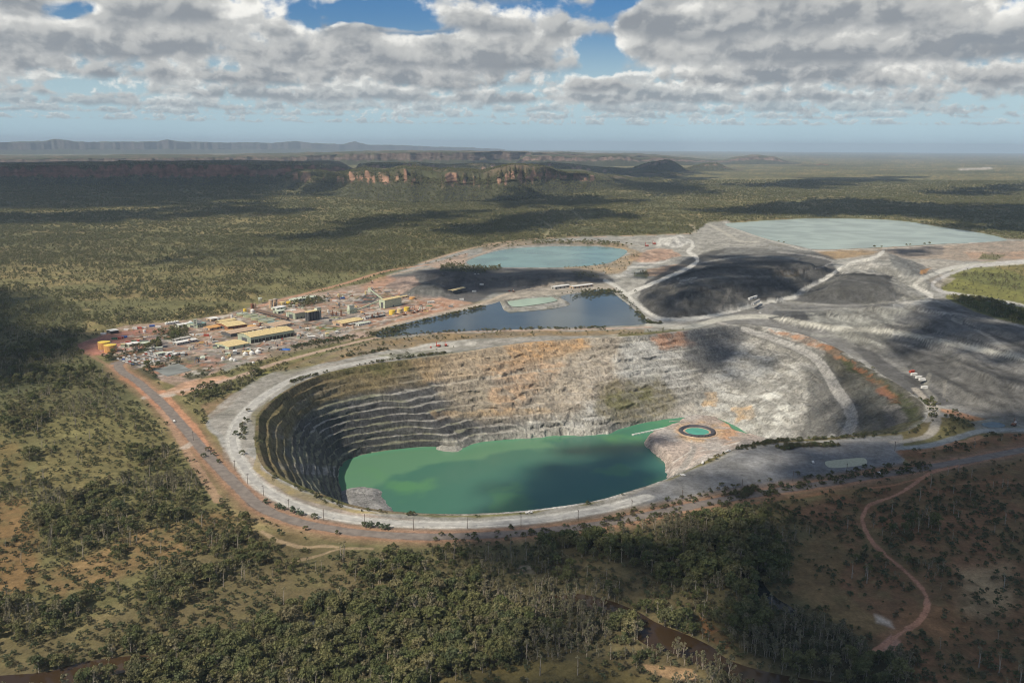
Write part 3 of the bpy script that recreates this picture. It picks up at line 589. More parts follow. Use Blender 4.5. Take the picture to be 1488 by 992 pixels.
# ------------------------------------------------------------------ open pit
def build_pit():
    th=np.linspace(-math.pi,math.pi,NTH,endpoint=False); R=rimr(th); L=laker(th)
    nb=12; tt=[-0.02,0.0]
    for k in range(nb):
        for f in (0.0,0.14,0.28,0.42,0.5,0.62,0.74,0.86,0.97): tt.append((k+f)/nb+1e-4)
    tt+= [1.0,1.05,1.12]; tt=np.array(tt)
    T,TH=np.meshgrid(tt,th,indexing='ij'); RR_,LL=np.meshgrid(tt,R,indexing='ij')[1],np.meshgrid(tt,L,indexing='ij')[1]
    RX=np.cos(TH)*RR_; RY=np.sin(TH)*RR_
    # where on the wall are we (photo azimuth of the rim point)
    rx,ry=proj(np.stack([PC[0]+np.cos(th)*R,PC[1]+np.sin(th)*R,np.zeros_like(th)],-1))
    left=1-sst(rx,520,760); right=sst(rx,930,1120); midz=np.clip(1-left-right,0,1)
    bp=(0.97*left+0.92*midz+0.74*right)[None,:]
    arc=TH*330
    sl=(fbm(arc/150,arc*0+3,5,4)-0.5)*1.3          # benches dip and rise along the wall
    s=np.clip(T,0,1.0001)*nb; ss_=s+sl*sst(T,0.04,0.2)*sst(1.0-T,0.0,0.12)
    k=np.floor(ss_); fr=ss_-k
    stair=(k+np.clip((fr-0.46)/0.54,0,1))/nb
    rad0=lerp(RR_,LL,T); p0x,p0y=proj(np.stack([PC[0]+np.cos(TH)*rad0,PC[1]+np.sin(TH)*rad0,ZL*np.clip(T,0,1)],-1))
    RAMP=smooth([(1080,478),(1124,492),(1165,508),(1187,522),(1204,545),(1218,570),(1234,592),(1238,612),(1226,638)],6)
    calm=1-0.93*np.exp(-(np.minimum(pldist(p0x.ravel(),p0y.ravel(),RAMP),60)/11)**2).reshape(T.shape)
    nz=fbm(arc/16,T*26,8,4)-0.5; nz2=fbm(arc/55,T*5,12,4)-0.5; nz3=fbm(arc/5,T*70,15,3)-0.5
    nz=nz*calm; nz2=nz2*(0.3+0.7*calm); nz3=nz3*calm
    bpl=np.clip(bp+(nz2*0.55),0.06,1)
    zf=lerp(np.clip(T,0,1),stair,bpl)
    Z=ZL*zf+(nz*3.6+nz2*5.0*(1-bp*0.8)+nz3*1.5)*sst(T,0.02,0.12)
    rough=(0.80-0.38*left)[None,:]
    inset=(nz*11*rough+nz2*18*rough+nz3*4.0*rough+4*(nz*rough)*bp)*sst(T,0.01,0.1)*sst(1.13-T,0.0,0.1)
    rad=lerp(RR_,LL,T)+inset
    Z=np.where(T<0,-0.35,Z); Z=np.where((T>=0)&(T<1e-3),-0.05,Z)
    Z=np.where(T>1.001,ZL-(T-1)*70+nz*2,Z)
    X=PC[0]+np.cos(TH)*rad; Y=PC[1]+np.sin(TH)*rad
    x,y,z,t=X.ravel(),Y.ravel(),Z.ravel(),T.ravel(); px,py=proj(np.stack([x,y,z],-1))
    n=nz.ravel(); n2=nz2.ravel(); n3=nz3.ravel(); n5=fbm(x/9,(y+z)/9,91,4); n6=fbm(x/30,(y+z*2)/30,93,4); n7=fbm(x/4,z/2.5+y/30,95,3)
    riser=((fr>=0.46)&(T<1)).ravel().astype(float)*bpl.ravel()
    lf=np.tile(left,len(tt)); rt=np.tile(right,len(tt))
    n8_=fbm(x/2.6,(y+z*1.5)/2.6,97,2); base=np.array((0.37,0.355,0.31)); col=np.tile(base,(x.size,1))*(0.6+0.8*n8_)[:,None]
    col*=(0.62+0.76*n5)[:,None]*(0.7+0.6*n7)[:,None]
    def bl(c,f): 
        nonlocal col
        col=lerp(col,np.array(c)*(0.75+0.5*n5)[:,None],np.clip(f,0,1)[:,None])
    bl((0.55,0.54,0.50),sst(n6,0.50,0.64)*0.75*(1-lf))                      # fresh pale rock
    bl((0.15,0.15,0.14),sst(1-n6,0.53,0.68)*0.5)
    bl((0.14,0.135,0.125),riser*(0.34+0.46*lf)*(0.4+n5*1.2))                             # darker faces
    bl((0.07,0.07,0.072),riser*lf*sst(t,0.22,0.34)*0.9)                  # left faces darker still: their shade put into the colour
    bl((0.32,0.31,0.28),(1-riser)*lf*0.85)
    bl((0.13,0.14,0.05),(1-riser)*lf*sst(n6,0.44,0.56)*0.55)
    def patch(poly,c,soft,a,pat=.4):
        p=np.array(poly,float); qx=px+n6*24-12; qy=py+n5*10-5
        m=(qx>p[:,0].min()-soft)&(qx<p[:,0].max()+soft)&(qy>p[:,1].min()-soft)&(qy<p[:,1].max()+soft)
        w=np.zeros(x.size); w[m]=sst(sdf(qx[m],qy[m],p),-soft,soft*0.5); w*=a*(1-pat+pat*sst(n5*0.5+n6*0.5,0.40,0.58)); bl(c,w)
    # weathered ground at the top of the wall
    top=1-sst(t,0.10,0.24)
    bl((0.20,0.155,0.085),top*lf*0.95); bl((0.10,0.12,0.04),top*lf*sst(n6,0.45,0.56)*0.7)
    patch([(380,600),(420,570),(470,555),(560,540),(600,548),(560,560),(480,580),(430,610),(415,660),(440,700),(400,690),(375,650)],(0.19,0.155,0.08),8,.85)
    patch([(540,532),(570,530),(575,545),(545,545)],(0.10,0.14,0.03),3,.8)
    patch([(470,545),(600,522),(640,530),(620,560),(520,570),(450,590)],(0.21,0.165,0.09),8,.7)
    patch([(600,525),(760,498),(860,490),(860,505),(800,525),(700,545),(620,555)],(0.44,0.32,0.19),6,.75)
    patch([(650,500),(900,488),(900,560),(820,600),(700,610),(640,570)],(0.47,0.38,0.27),14,.55,.3)
    patch([(730,498),(850,492),(860,502),(800,518),(745,530)],(0.50,0.31,0.155),4,.85,.5)
    patch([(690,530),(760,520),(820,530),(790,560),(740,600),(705,600),(720,560)],(0.46,0.31,0.19),6,.7,.7)
    patch([(640,560),(700,550),(720,600),(660,610)],(0.36,0.31,0.23),8,.6,.5)
    patch([(625,600),(700,595),(800,594),(800,600),(700,603),(630,609)],(0.46,0.33,0.19),2,.55,.6)
    patch([(870,560),(960,545),(985,590),(960,605),(900,615),(870,600)],(0.19,0.165,0.09),8,.8,.5)
    patch([(880,575),(950,565),(955,580),(890,600)],(0.14,0.14,0.05),4,.6,.6)
    patch([(945,488),(1000,481),(1010,500),(960,508)],(0.40,0.21,0.12),4,.8,.4)
    patch([(1000,482),(1070,476),(1085,490),(1065,520),(1020,545),(1000,520)],(0.115,0.118,0.12),7,.85,.35)
    patch([(900,500),(950,500),(990,540),(930,560),(890,540)],(0.46,0.455,0.42),8,.6,.5)
    patch([(1070,530),(1160,540),(1190,580),(1150,640),(1080,640),(1020,610),(1030,570)],(0.44,0.44,0.41),14,.6,.75)
    patch([(1080,600),(1130,560),(1150,600),(1110,640)],(0.62,0.62,0.57),10,.6,.8)
    patch([(1020,570),(1042,570),(1045,590),(1025,590)],(0.50,0.33,0.16),3,.7,.6)
    patch([(1065,594),(1090,590),(1095,605),(1075,612)],(0.50,0.33,0.16),3,.7,.6)
    patch([(950,610),(1000,585),(1060,610),(1075,640),(1030,600),(980,605)],(0.42,0.38,0.32),3,.6,.4)
    patch([(1170,530),(1205,540),(1225,600),(1200,636),(1160,640),(1175,590)],(0.13,0.13,0.122),8,.9,.25)  # left of the ramp: cloud shadow strengthened by darkening the rock colour
    patch([(1190,500),(1215,505),(1265,535),(1310,562),(1340,585),(1347,606),(1310,628),(1250,635),(1235,600),(1210,545)],(0.075,0.072,0.055),5,.95,.15)
    patch([(1230,545),(1290,580),(1300,620),(1250,632),(1240,590)],(0.10,0.105,0.10),5,.7,.5)
    patch([(1280,590),(1310,590),(1320,612),(1295,620)],(0.19,0.18,0.165),4,.8,.3)
    patch([(1225,520),(1270,545),(1330,590),(1345,608),(1330,615),(1290,570),(1240,540)],(0.055,0.065,0.026),4,.8,.45)
    patch([(1120,480),(1165,486),(1215,507),(1235,525),(1200,512),(1150,492)],(0.33,0.17,0.09),3,.8,.7)
    patch([(1240,525),(1275,552),(1310,585),(1290,580),(1255,550)],(0.26,0.11,0.065),3,.6,.8)
    patch([(1300,620),(1345,608),(1340,625),(1230,637),(1225,632)],(0.15,0.14,0.07),2,.7,.4)
    # low band above the water, washed pale
    patch([(640,640),(760,622),(860,620),(870,632),(760,640),(650,652)],(0.48,0.46,0.40),4,.6,.4)
    # ramp down the east wall and light tracks along benches
    def track(pts,w,c,a):
        p=smooth(pts,6); m=(px>p[:,0].min()-20)&(px<p[:,0].max()+20)&(t>0.004)
        d=np.full(x.size,1e9); d[m]=pldist(px[m]+n3[m]*4,py[m]+n3[m]*2,p); bl(c,a*(1-sst(d,w*0.4,w*0.6)))
    p=RAMP; d=pldist(px,py,p); w=lerp(7.0,15.0,sst(py,478,570)); mk=(t>0.004)&(d<40)
    bl((0.12,0.12,0.112),np.where(mk,(1-sst(d,w*.55,w*1.3))*.7,0)); f_=np.where(mk,1-sst(d,w*.5,w*.62),0)[:,None]; col=lerp(col,np.array((0.35,0.34,0.315))*(0.9+.2*n5)[:,None],f_*.97)
    track([(640,560),(700,550),(800,536),(860,532)],3.5,(0.45,0.40,0.32),.7)
    track([(980,470),(1040,560),(1045,590)],3,(0.4,0.38,0.33),.0)
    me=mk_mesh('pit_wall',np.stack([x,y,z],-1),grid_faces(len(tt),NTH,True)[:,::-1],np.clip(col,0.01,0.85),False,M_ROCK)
    link('pit_terrain',me,kind='structure')
build_pit()
def flat_poly(name,P,m,**props):
    bm=bmesh.new(); vs=[bm.verts.new(p) for p in P]; f=bm.faces.new(vs)
    if f.normal.z<0: f.normal_flip()
    bm.normal_update()
    bmesh.ops.triangulate(bm,faces=bm.faces[:]); me=bpy.data.meshes.new(name); bm.to_mesh(me); bm.free()
    for p in me.polygons: pass
    me.materials.append(m); return link(name,me,**props)
def up(o):
    me=o.data
    if me.polygons[0].normal.z<0: me.flip_normals()
    return o
W_PIT=water_mat('pit_water',(0.022,0.185,0.098),0.16,0.02,0.4)
W_POND=water_mat('pond_water',(0.055,0.072,0.072),0.10,0.03,0.35)
W_TURQ=water_mat('turquoise_water',(0.15,0.25,0.22),0.2,0.02,0.3)
W_TAIL=water_mat('tailings_water',(0.30,0.36,0.31),0.25,0.02,0.3)
W_PALE=water_mat('pale_water',(0.30,0.38,0.28),0.3)
W_BRN=water_mat('creek_water',(0.045,0.028,0.014),0.08,0.01)
W_DRK=water_mat('creek_dark_water',(0.012,0.014,0.014),0.08,0.01)
lg=np.array([(PC[0]+math.cos(a)*(float(laker(a))+26),PC[1]+math.sin(a)*(float(laker(a))+26),ZL) for a in np.linspace(-math.pi,math.pi,400,endpoint=False)])
xs=np.arange(lg[:,0].min()-4,lg[:,0].max()+4,5.0); ys=np.arange(lg[:,1].min()-4,lg[:,1].max()+4,5.0); LX,LY=np.meshgrid(xs,ys); lx,ly=LX.ravel(),LY.ravel()
lpx,lpy=proj(np.stack([lx,ly,np.full_like(lx,ZL)],-1)); lw=(fbm(lx/60,ly/60,5,4)-.5)
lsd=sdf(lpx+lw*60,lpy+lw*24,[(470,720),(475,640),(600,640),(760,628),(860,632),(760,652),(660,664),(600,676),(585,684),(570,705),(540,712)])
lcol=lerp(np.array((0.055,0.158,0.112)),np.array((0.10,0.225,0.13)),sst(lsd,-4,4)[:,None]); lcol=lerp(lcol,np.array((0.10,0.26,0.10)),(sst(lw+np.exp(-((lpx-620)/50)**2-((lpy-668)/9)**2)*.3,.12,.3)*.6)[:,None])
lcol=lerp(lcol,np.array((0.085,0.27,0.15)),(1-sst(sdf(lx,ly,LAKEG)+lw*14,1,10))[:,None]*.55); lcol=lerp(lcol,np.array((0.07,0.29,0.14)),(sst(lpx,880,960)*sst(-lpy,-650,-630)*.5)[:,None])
lf_=grid_faces(*LX.shape); lk=(sdf(lx,ly,lg[::4,:2])>-6)[lf_].any(1)
wn=W_PIT.node_tree; wat=wn.nodes.new('ShaderNodeAttribute'); wat.attribute_name='Col'; wn.links.new(wat.outputs['Color'],wn.nodes['Principled BSDF'].inputs['Base Color'])
link('water',mk_mesh('water',np.stack([lx,ly,np.full_like(lx,ZL)],-1),lf_[lk],lcol,True,W_PIT),kind='structure')
def water_from(name,px,z,m,k=6):
    g=gpoly(px,0,k); 
    g[:,2]=z; return up(flat_poly(name,g,m,kind='structure'))
water_from('pond_water',POND,-0.9,W_POND); water_from('pond_water',CELL,0.9,W_PALE)
water_from('lake_water',TURQ,-1.2,W_TURQ); water_from('lake_water',TAIL,-0.8,W_TAIL)
water_from('puddle_water',PUDDLE,0.1,mat('silt_sheet',(0.40,0.41,0.29),0.6)); water_from('pond_water',NEARPOND,0.25,water_mat('small_pond_water',(0.05,0.07,0.045)))
water_from('pond_water',YARDPOND,0.25,mat('yard_sheet',(0.22,0.23,0.21),0.45,0,.15,.05),0)
for c in (CREEK_A,CREEK_C): water_from('creek_water',c,-0.7,W_BRN)
for c in (CREEK_B,CREEK_D): water_from('creek_water',c,-0.7,W_DRK)
# ------------------------------------------------------------------ roads as sheets
def ribbon(name,g,w,z,m,edge=0.25):
    g=np.asarray(g)
    seg=np.gradient(g,axis=0); nrm=np.stack([-seg[:,1],seg[:,0]],-1); nrm/=np.linalg.norm(nrm,axis=1)[:,None]
    offs=np.linspace(-w/2,w/2,5); V=[]
    for i,(p,nn) in enumerate(zip(g,nrm)):
        for o in offs: V.append((p[0]+nn[0]*o,p[1]+nn[1]*o,z+0.05*(1-abs(o)/(w/2))))
    me=mk_mesh(name,np.array(V),grid_faces(len(g),5),None,True,m); o=link(name,me,kind='structure')
    if me.polygons[0].normal.z<0: me.flip_normals()
    return o
M_ASPH=mat('asphalt',(0.20,0.17,0.145),0.9,0,.12,.15)
M_HAUL=mat('crushed_rock',(0.40,0.39,0.36),0.95,0,.12,.12)
ribbon('road',smooth(ROADG,3),10.2,0.12,M_ASPH); ribbon('haul_road',smooth(HAULG,3),6.5,0.12,M_HAUL)
# ------------------------------------------------------------------ escarpments, mesas and far plateaus
HILLTREES=[]
def curve(pts,x):
    p=np.array(pts,float); return np.interp(x,p[:,0],p[:,1])
def escarp(name,x0,x1,base,top,width,back,cliff,ccol,seed,step=1.5,amp=1.0,outcrops=None,rocky=0.3,backdrop=0.0):
    xs=np.arange(x0,x1,step); yb=curve(base,xs); yt=curve(top,xs)
    B=unproj(xs,yb); D=np.hypot(B[:,0],B[:,1]); dirx=B[:,0]/D; diry=B[:,1]/D
    a=np.arctan2(B[:,0],B[:,1])
    al=a*D.mean()
    butt=(fbm(al/420,al*0+seed,seed,4)-0.5)*520*amp+(fbm(al/110,al*0+seed+5,seed+2,3)-0.5)*150*amp
    Dt=D+width
    pxt,pyt=xs,yt
    u=(pxt-CX)/F; v=(CY-pyt)/F; c,s=math.cos(ROLL),math.sin(ROLL); v2=u*s+v*c
    H=H0+Dt*((-SP+v2*CP)/(CP+v2*SP)); H=np.maximum(H,2)
    edge=np.minimum(sst(xs,x0,x0+25 if x0>-300 else x0+1),1-sst(xs,x1-40,x1)); H=H*edge
    prof=[(-0.25,-0.01),(0,0.0)]+[(0.75*i/14,cliff*(i/14)**1.25) for i in range(1,15)]
    prof+=[(0.75+0.16*i/16,cliff+(1-cliff)*i/16) for i in range(1,17)]
    nrow=len(prof); bk=[ (1.0+ (back/width)*(i/34)**1.5) for i in range(1,35)]
    P=[];C=[];VG=[]
    oc=np.ones_like(xs)
    if outcrops is not None:
        oc=np.zeros_like(xs)
        for (p,q_) in outcrops: oc=np.maximum(oc,sst(xs,p-4,p+5)*(1-sst(xs,q_-5,q_+4)))
        oc=np.clip(oc*(0.15+1.9*sst(vnoise(xs/5.0,xs*0,seed+40),0.25,0.6))+0.75*sst(vnoise(xs/4.0,xs*0,seed+41),0.70,0.85),0,1)
    for i,(sx,hz) in enumerate(prof+[(b,1.0) for b in bk]):
        back_=i>=nrow
        nz=fbm(al/60,np.full_like(al,i*0.35),seed+7,3)-0.5
        if back_:
            rr=D+sx*width; X=dirx*rr; Y=diry*rr
            n=fbm(X/900,Y/1400,seed+3,4)-0.5; n8=fbm(X/220,Y/400,seed+4,3)-0.5
            fall=1-sst(np.full_like(xs,sx),bk[-8],bk[-1])
            z=(H*(1+0.0*n)+n*70*amp*edge+n8*26*amp*edge+backdrop*(sx-1)*0)*fall-3*(1-fall)
            rockm=sst(n8+nz*0.6,0.10-rocky*0.3,0.25)
            col=lerp(np.tile((0.070,0.075,0.036),(len(xs),1)),np.array((0.25,0.17,0.12)),(rockm*0.55)[:,None])
            vg=np.full(len(xs),0.5)
        else:
            # without an outcrop the slope simply rounds over
            soft=hz if hz<cliff else cliff+(1-cliff)*((hz-cliff)/(1-cliff))
            sx2=np.where(oc>0.5,sx,sx)
            shelf=0.80+0.20*oc+(vnoise(xs/3.0,xs*0+i*.3,seed+60)-.5)*.10
            offs=butt*np.clip(1-abs(sx-0.8)*0.4,0.2,1)+nz*40*amp*(hz>cliff*0.9)
            rr=D+sx*width+offs*(1 if sx>0 else 0.0)
            X=dirx*rr; Y=diry*rr; z=H*soft*lerp(1.0,shelf,sst(np.array(soft),cliff,1.0))+nz*8*(hz>0.02)*edge
            z=np.where(np.full(len(xs),hz)<=0,-1.5,z)
            jag=(vnoise(xs/3.5,xs*0,seed+50)-.5)*.22; isc=sst(np.full(len(xs),hz)+jag,cliff*0.92,cliff*1.05)*oc*(1-0.8*sst(np.full(len(xs),hz)+(vnoise(xs/6.0,xs*0,seed+51)-.5)*.5,.88,1.0))
            streak=fbm(al/26,np.full_like(al,hz*4),seed+11,4); hb=fbm(al/300,np.full_like(al,hz*9),seed+12,3)
            cl=np.array(ccol)*(0.25+1.3*streak)[:,None]*(0.6+0.8*hb)[:,None]
            tal=np.tile((0.062,0.062,0.034),(len(xs),1))*(0.3+1.4*streak)[:,None]
            col=lerp(tal,cl,isc[:,None]); vg=0.7*(1-isc)
        P.append(np.stack([X,Y,z],-1)); C.append(col); VG.append(vg)
    P=np.array(P); nr,nc=P.shape[:2]
    VGa=np.array(VG)
    if D.mean()<14000:
        rg=np.random.default_rng(seed); n=int(np.clip((x1-x0)*14,300,9000)); ri=rg.uniform(1,min(nr-3,nrow+16),n); ci=rg.uniform(0,nc-1.01,n)
        a0=ri.astype(int);b0=ci.astype(int);fa=(ri-a0)[:,None];fb=(ci-b0)[:,None]
        Q=P[a0,b0]*(1-fa)*(1-fb)+P[a0+1,b0]*fa*(1-fb)+P[a0,b0+1]*(1-fa)*fb+P[a0+1,b0+1]*fa*fb
        kk=(VGa[a0,b0]>0.25)&(Q[:,2]>2)&(np.hypot(Q[:,0],Q[:,1])<12500); HILLTREES.append(Q[kk])
    me=mk_mesh(name,P.reshape(-1,3),grid_faces(nr,nc)[:,::-1],np.clip(np.array(C).reshape(-1,3),0.01,.8),False,M_FAR,{'veg':np.array(VG).ravel()})
    link(name,me,kind='structure')
M_FAR=earth_mat('escarpment_rock',0.3,4.0); plain_far(M_FAR)
escarp('escarpment_hills',-700,760,[(-700,224),(0,224.5),(400,222.5),(760,221)],
  [(-700,209),(0,207.5),(60,207),(80,204.2),(98,204.5),(115,207),(230,207),(245,204),(265,207),(400,208.5),(428,206),(455,209),(500,210.5),(516,207.5),(534,211),(600,212.5),(660,215),(760,218.5)],2500,9000,0.35,(0.085,0.07,0.065),31,2.0,2.0)
escarp('escarpment_hills',-700,1010,[(-700,240),(400,240),(700,240),(900,238),(1010,236)],
  [(-700,229),(0,228.5),(250,228),(430,227.5),(450,225),(560,222.5),(640,221.5),(760,222),(820,223.5),(880,226),(950,228),(1010,232)],900,7000,0.4,(0.12,0.088,0.07),57,1.6,1.3,rocky=.6)
escarp('escarpment_hills',-700,530,[(-700,272),(100,270),(300,270),(430,267),(530,256)],
  [(-700,238),(0,238),(160,237.5),(185,235.5),(300,238),(430,238.5),(480,239),(505,241),(530,250)],420,2600,0.42,(0.20,0.10,0.075),83,1.5,0.55,rocky=.5)
escarp('escarpment_hills',740,1165,[(740,244),(900,242),(1000,240),(1100,239),(1165,239)],
  [(740,228),(800,226.5),(850,229),(900,227),(930,231),(960,229),(1000,231.5),(1020,232.5),(1050,233.5),(1075,229),(1100,227),(1122,229),(1135,232),(1150,234),(1165,238)],1100,3000,0.6,(0.20,0.14,0.11),97,1.5,1.0,rocky=.4)
escarp('escarpment_hills',985,1080,[(985,249),(1080,248)],[(985,247),(1010,241),(1030,237),(1045,238),(1060,243),(1080,247)],500,700,0.8,(0.2,0.14,.1),101,1.5,.4)
escarp('escarpment_hills',900,1010,[(900,252),(1010,250)],[(900,251),(940,238),(965,233),(985,235),(1000,243),(1010,248)],600,900,0.8,(0.2,0.14,.1),105,1.5,.5)
escarp('escarpment_hills',1178,1216,[(1178,240.5),(1216,240.5)],[(1178,239.6),(1188,235.5),(1205,235),(1216,239.5)],300,500,0.4,(0.26,0.15,.1),111,1.2,.3)
escarp('escarpment_hills',1158,1180,[(1158,241),(1180,241)],[(1158,240),(1168,235.5),(1180,240)],300,300,0.8,(0.16,0.12,.1),113,1.2,.3)
escarp('escarpment_hills',395,1000,[(395,268),(440,281),(500,288),(560,293),(640,295),(700,292),(780,288),(850,280),(920,268),(1000,256)],
  [(395,262),(418,252),(432,249),(460,252),(490,255),(508,250),(530,247),(560,250),(590,246),(620,251),(640,254),(655,251),(680,252),(700,255),(722,248),(745,245),(775,247),(800,247),(815,250),(850,252),(870,257),(920,260),(1000,252)],620,1500,0.58,(0.30,0.18,0.125),121,1.2,1.2,
  outcrops=[(424,456),(508,544),(556,572),(584,604),(644,684),(722,805),(812,862)],rocky=.5)
escarp('escarpment_hills',500,1010,[(500,262),(1010,255)],[(500,246),(540,240),(600,238),(650,241),(700,238),(760,240),(800,237),(860,243),(900,246),(960,250),(1010,254)],700,1500,0.5,(0.26,0.17,0.13),131,1.5,0.7,
  outcrops=[(520,560),(580,640),(700,720),(760,800),(830,880)],rocky=.7)
# ------------------------------------------------------------------ the air
def build_haze():
    bm=bmesh.new(); bmesh.ops.create_cube(bm,size=1.0)
    for v in bm.verts:
        v.co.x*=230000; v.co.y=(v.co.y+0.5)*64000-900; v.co.z=-108 if v.co.z<0 else 640
    me=bpy.data.meshes.new('haze'); bm.to_mesh(me); bm.free()
    m=bpy.data.materials.new('haze_air'); m.use_nodes=True; nt=m.node_tree; nt.nodes.clear()
    o=nt.nodes.new('ShaderNodeOutputMaterial'); v=nt.nodes.new('ShaderNodeVolumePrincipled')
    v.inputs['Color'].default_value=(0.66,0.83,1.0,1); v.inputs['Density'].default_value=HAZE_DENSITY; v.inputs['Anisotropy'].default_value=0.0
    nt.links.new(v.outputs[0],o.inputs['Volume']); me.materials.append(m)
    link('haze',me,kind='stuff')
HAZE_DENSITY=2.9e-5
build_haze()
# ------------------------------------------------------------------ clouds overhead whose shadows cross the country
CLOUD_Z=3000.0
SHADOWS=[ # shadow outline on the ground (photo px), puff size m, density
 ([(868,636),(905,640),(955,650),(975,668),(965,694),(920,716),(850,733),(740,748),(715,742),(770,712),(800,690),(830,655)],24,1.0,-100),
 ([(700,776),(820,763),(960,742),(1100,715),(1120,700),(1040,690),(1100,668),(1200,640),(1300,620),(1420,600),(1600,590),(1750,760),(1650,900),(1420,1010),(1100,900),(1080,850),(1000,850),(860,830),(760,830)],34,1.0,0),
 ([(730,850),(900,860),(930,890),(915,940),(960,975),(1080,990),(1120,1040),(700,1040),(740,950)],24,.6,0),
 ([(1070,880),(1150,880),(1200,1000),(1090,980),(1060,930)],20,.8,0),
 ([(1150,640),(1160,600),(1190,550),(1215,530),(1240,560),(1300,580),(1340,600),(1300,640)],26,0.9,0),
 ([(980,470),(1060,462),(1100,478),(1085,500),(1040,505),(1000,500)],22,.5,0),
 ([(-400,440),(20,425),(110,440),(120,480),(95,520),(120,550),(60,575),(-400,600)],50,1.0,0),
 ([(1120,960),(1200,930),(1330,935),(1500,900),(1700,1000),(1500,1100),(1100,1080)],26,1,0),
 ([(-300,268),(-300,236),(100,236),(470,238),(510,246),(440,262),(340,277),(150,274)],170,.8,100),
 ([(-100,318),(60,309),(150,304),(260,301),(425,306),(330,314),(240,320),(120,330),(-100,332)],100,1.0,0),
 ([(-100,296),(60,292),(70,297),(-100,301)],80,.9,0),
 ([(195,378),(270,374),(330,370),(400,364),(405,370),(340,378),(260,386),(200,388)],45,1.0,0),
 ([(425,340),(480,326),(560,312),(640,306),(690,308),(680,318),(620,328),(540,338),(470,348)],70,1.0,0),
 ([(700,297),(740,287),(800,283),(860,288),(930,292),(860,300),(760,302)],70,1.0,0),
 ([(620,336),(690,322),(760,310),(850,303),(905,308),(920,314),(850,322),(790,330),(700,342),(640,346)],55,1.0,0),
 ([(905,272),(960,262),(1040,268),(1020,282),(960,284)],100,1.0,0),
 ([(1060,270),(1160,258),(1340,256),(1320,264),(1160,274)],120,1.0,0),
 ([(1020,306),(1080,296),(1200,288),(1340,294),(1500,300),(1700,330),(1600,352),(1460,338),(1380,322),(1290,314),(1180,312),(1060,312)],70,1.0,0),
 ([(1310,282),(1400,272),(1488,268),(1500,276),(1400,286)],110,1.0,0),
 ([(930,395),(1000,374),(1080,365),(1180,372),(1230,400),(1180,425),(1060,452),(970,462),(930,440)],30,.24,0),
 ([(1290,366),(1350,356),(1372,362),(1330,374)],26,1,0),
 ([(1290,470),(1380,440),(1488,460),(1600,500),(1600,590),(1450,560),(1340,540),(1270,505)],34,.36,0),
 ([(560,414),(640,392),(760,388),(870,396),(880,408),(760,420),(640,430)],26,.6,0),
 ([(505,246),(560,250),(660,246),(640,252),(560,262),(510,262)],90,1,60),
 ([(300,236),(700,228),(1000,236),(1000,243),(700,238),(400,243)],170,.7,120),
]
def build_clouds():
    ico=bmesh.new(); bmesh.ops.create_icosphere(ico,subdivisions=2,radius=1.0)
    IV=np.array([v.co[:] for v in ico.verts]); IF=np.array([[v.index for v in f.verts] for f in ico.faces]); ico.free()
    m=bpy.data.materials.new('cloud_vapour'); m.use_nodes=True; nt=m.node_tree; nt.nodes.clear(); q=NT(nt)
    o=q.n('ShaderNodeOutputMaterial'); d=q.n('ShaderNodeBsdfDiffuse'); d.inputs[0].default_value=(.9,.9,.9,1)
    tl=q.n('ShaderNodeBsdfTranslucent'); tl.inputs[0].default_value=(.85,.87,.9,1); tr=q.n('ShaderNodeBsdfTransparent')
    a=q.n('ShaderNodeMixShader'); a.inputs[0].default_value=.5; nt.links.new(d.outputs[0],a.inputs[1]); nt.links.new(tl.outputs[0],a.inputs[2])
    b=q.n('ShaderNodeMixShader'); b.inputs[0].default_value=.58; nt.links.new(a.outputs[0],b.inputs[2]); nt.links.new(tr.outputs[0],b.inputs[1])
    nt.links.new(b.outputs[0],o.inputs[0])
    T=np.array(TOSUN[:]); Vs=[];Fs=[];off=0; r=np.random.default_rng(5)
    for poly,ps,dens,z0 in SHADOWS:
        g=gpoly(poly,z0)[:,:2]; x0,y0=g.min(0)-ps; x1,y1=g.max(0)+ps
        # shadow foot -> cloud position along the sun's direction
        area=(x1-x0)*(y1-y0); n=int(min(9000,area/(ps*ps)*2.3))
        X=r.uniform(x0,x1,n); Y=r.uniform(y0,y1,n)
        w=(fbm(X/(ps*5),Y/(ps*5),77,4)-0.5)*ps*7
        s=sdf(X,Y,g)+w-ps*0.4
        p=sst(s,-ps*2.0,ps*2.5)*dens*(0.75+0.25*sst(s,0,ps*5))
        k=r.uniform(0,1,n)<p; X,Y,s=X[k],Y[k],s[k]
        sc=ps*r.uniform(0.6,1.25,len(X))*np.clip(0.6+0.4*s/(ps*3),0.45,1.1)
        dz=r.uniform(0,ps*1.5,len(X)); L=(CLOUD_Z+dz-z0)/T[2]
        P=np.stack([X+T[0]*L,Y+T[1]*L,CLOUD_Z+dz],-1)
        for i in range(len(P)):
            sh=IV*np.array([1.15,1.15,0.55])*sc[i]*(1+0.25*np.sin(IV[:,[1]]*5+i)); Vs.append(sh+P[i]); Fs.append(IF+off); off+=len(IV)
    me=mk_mesh('clouds',np.concatenate(Vs),np.concatenate(Fs),None,True,m); link('clouds',me,kind='stuff')
    print('cloud puffs',len(Vs))
build_clouds()
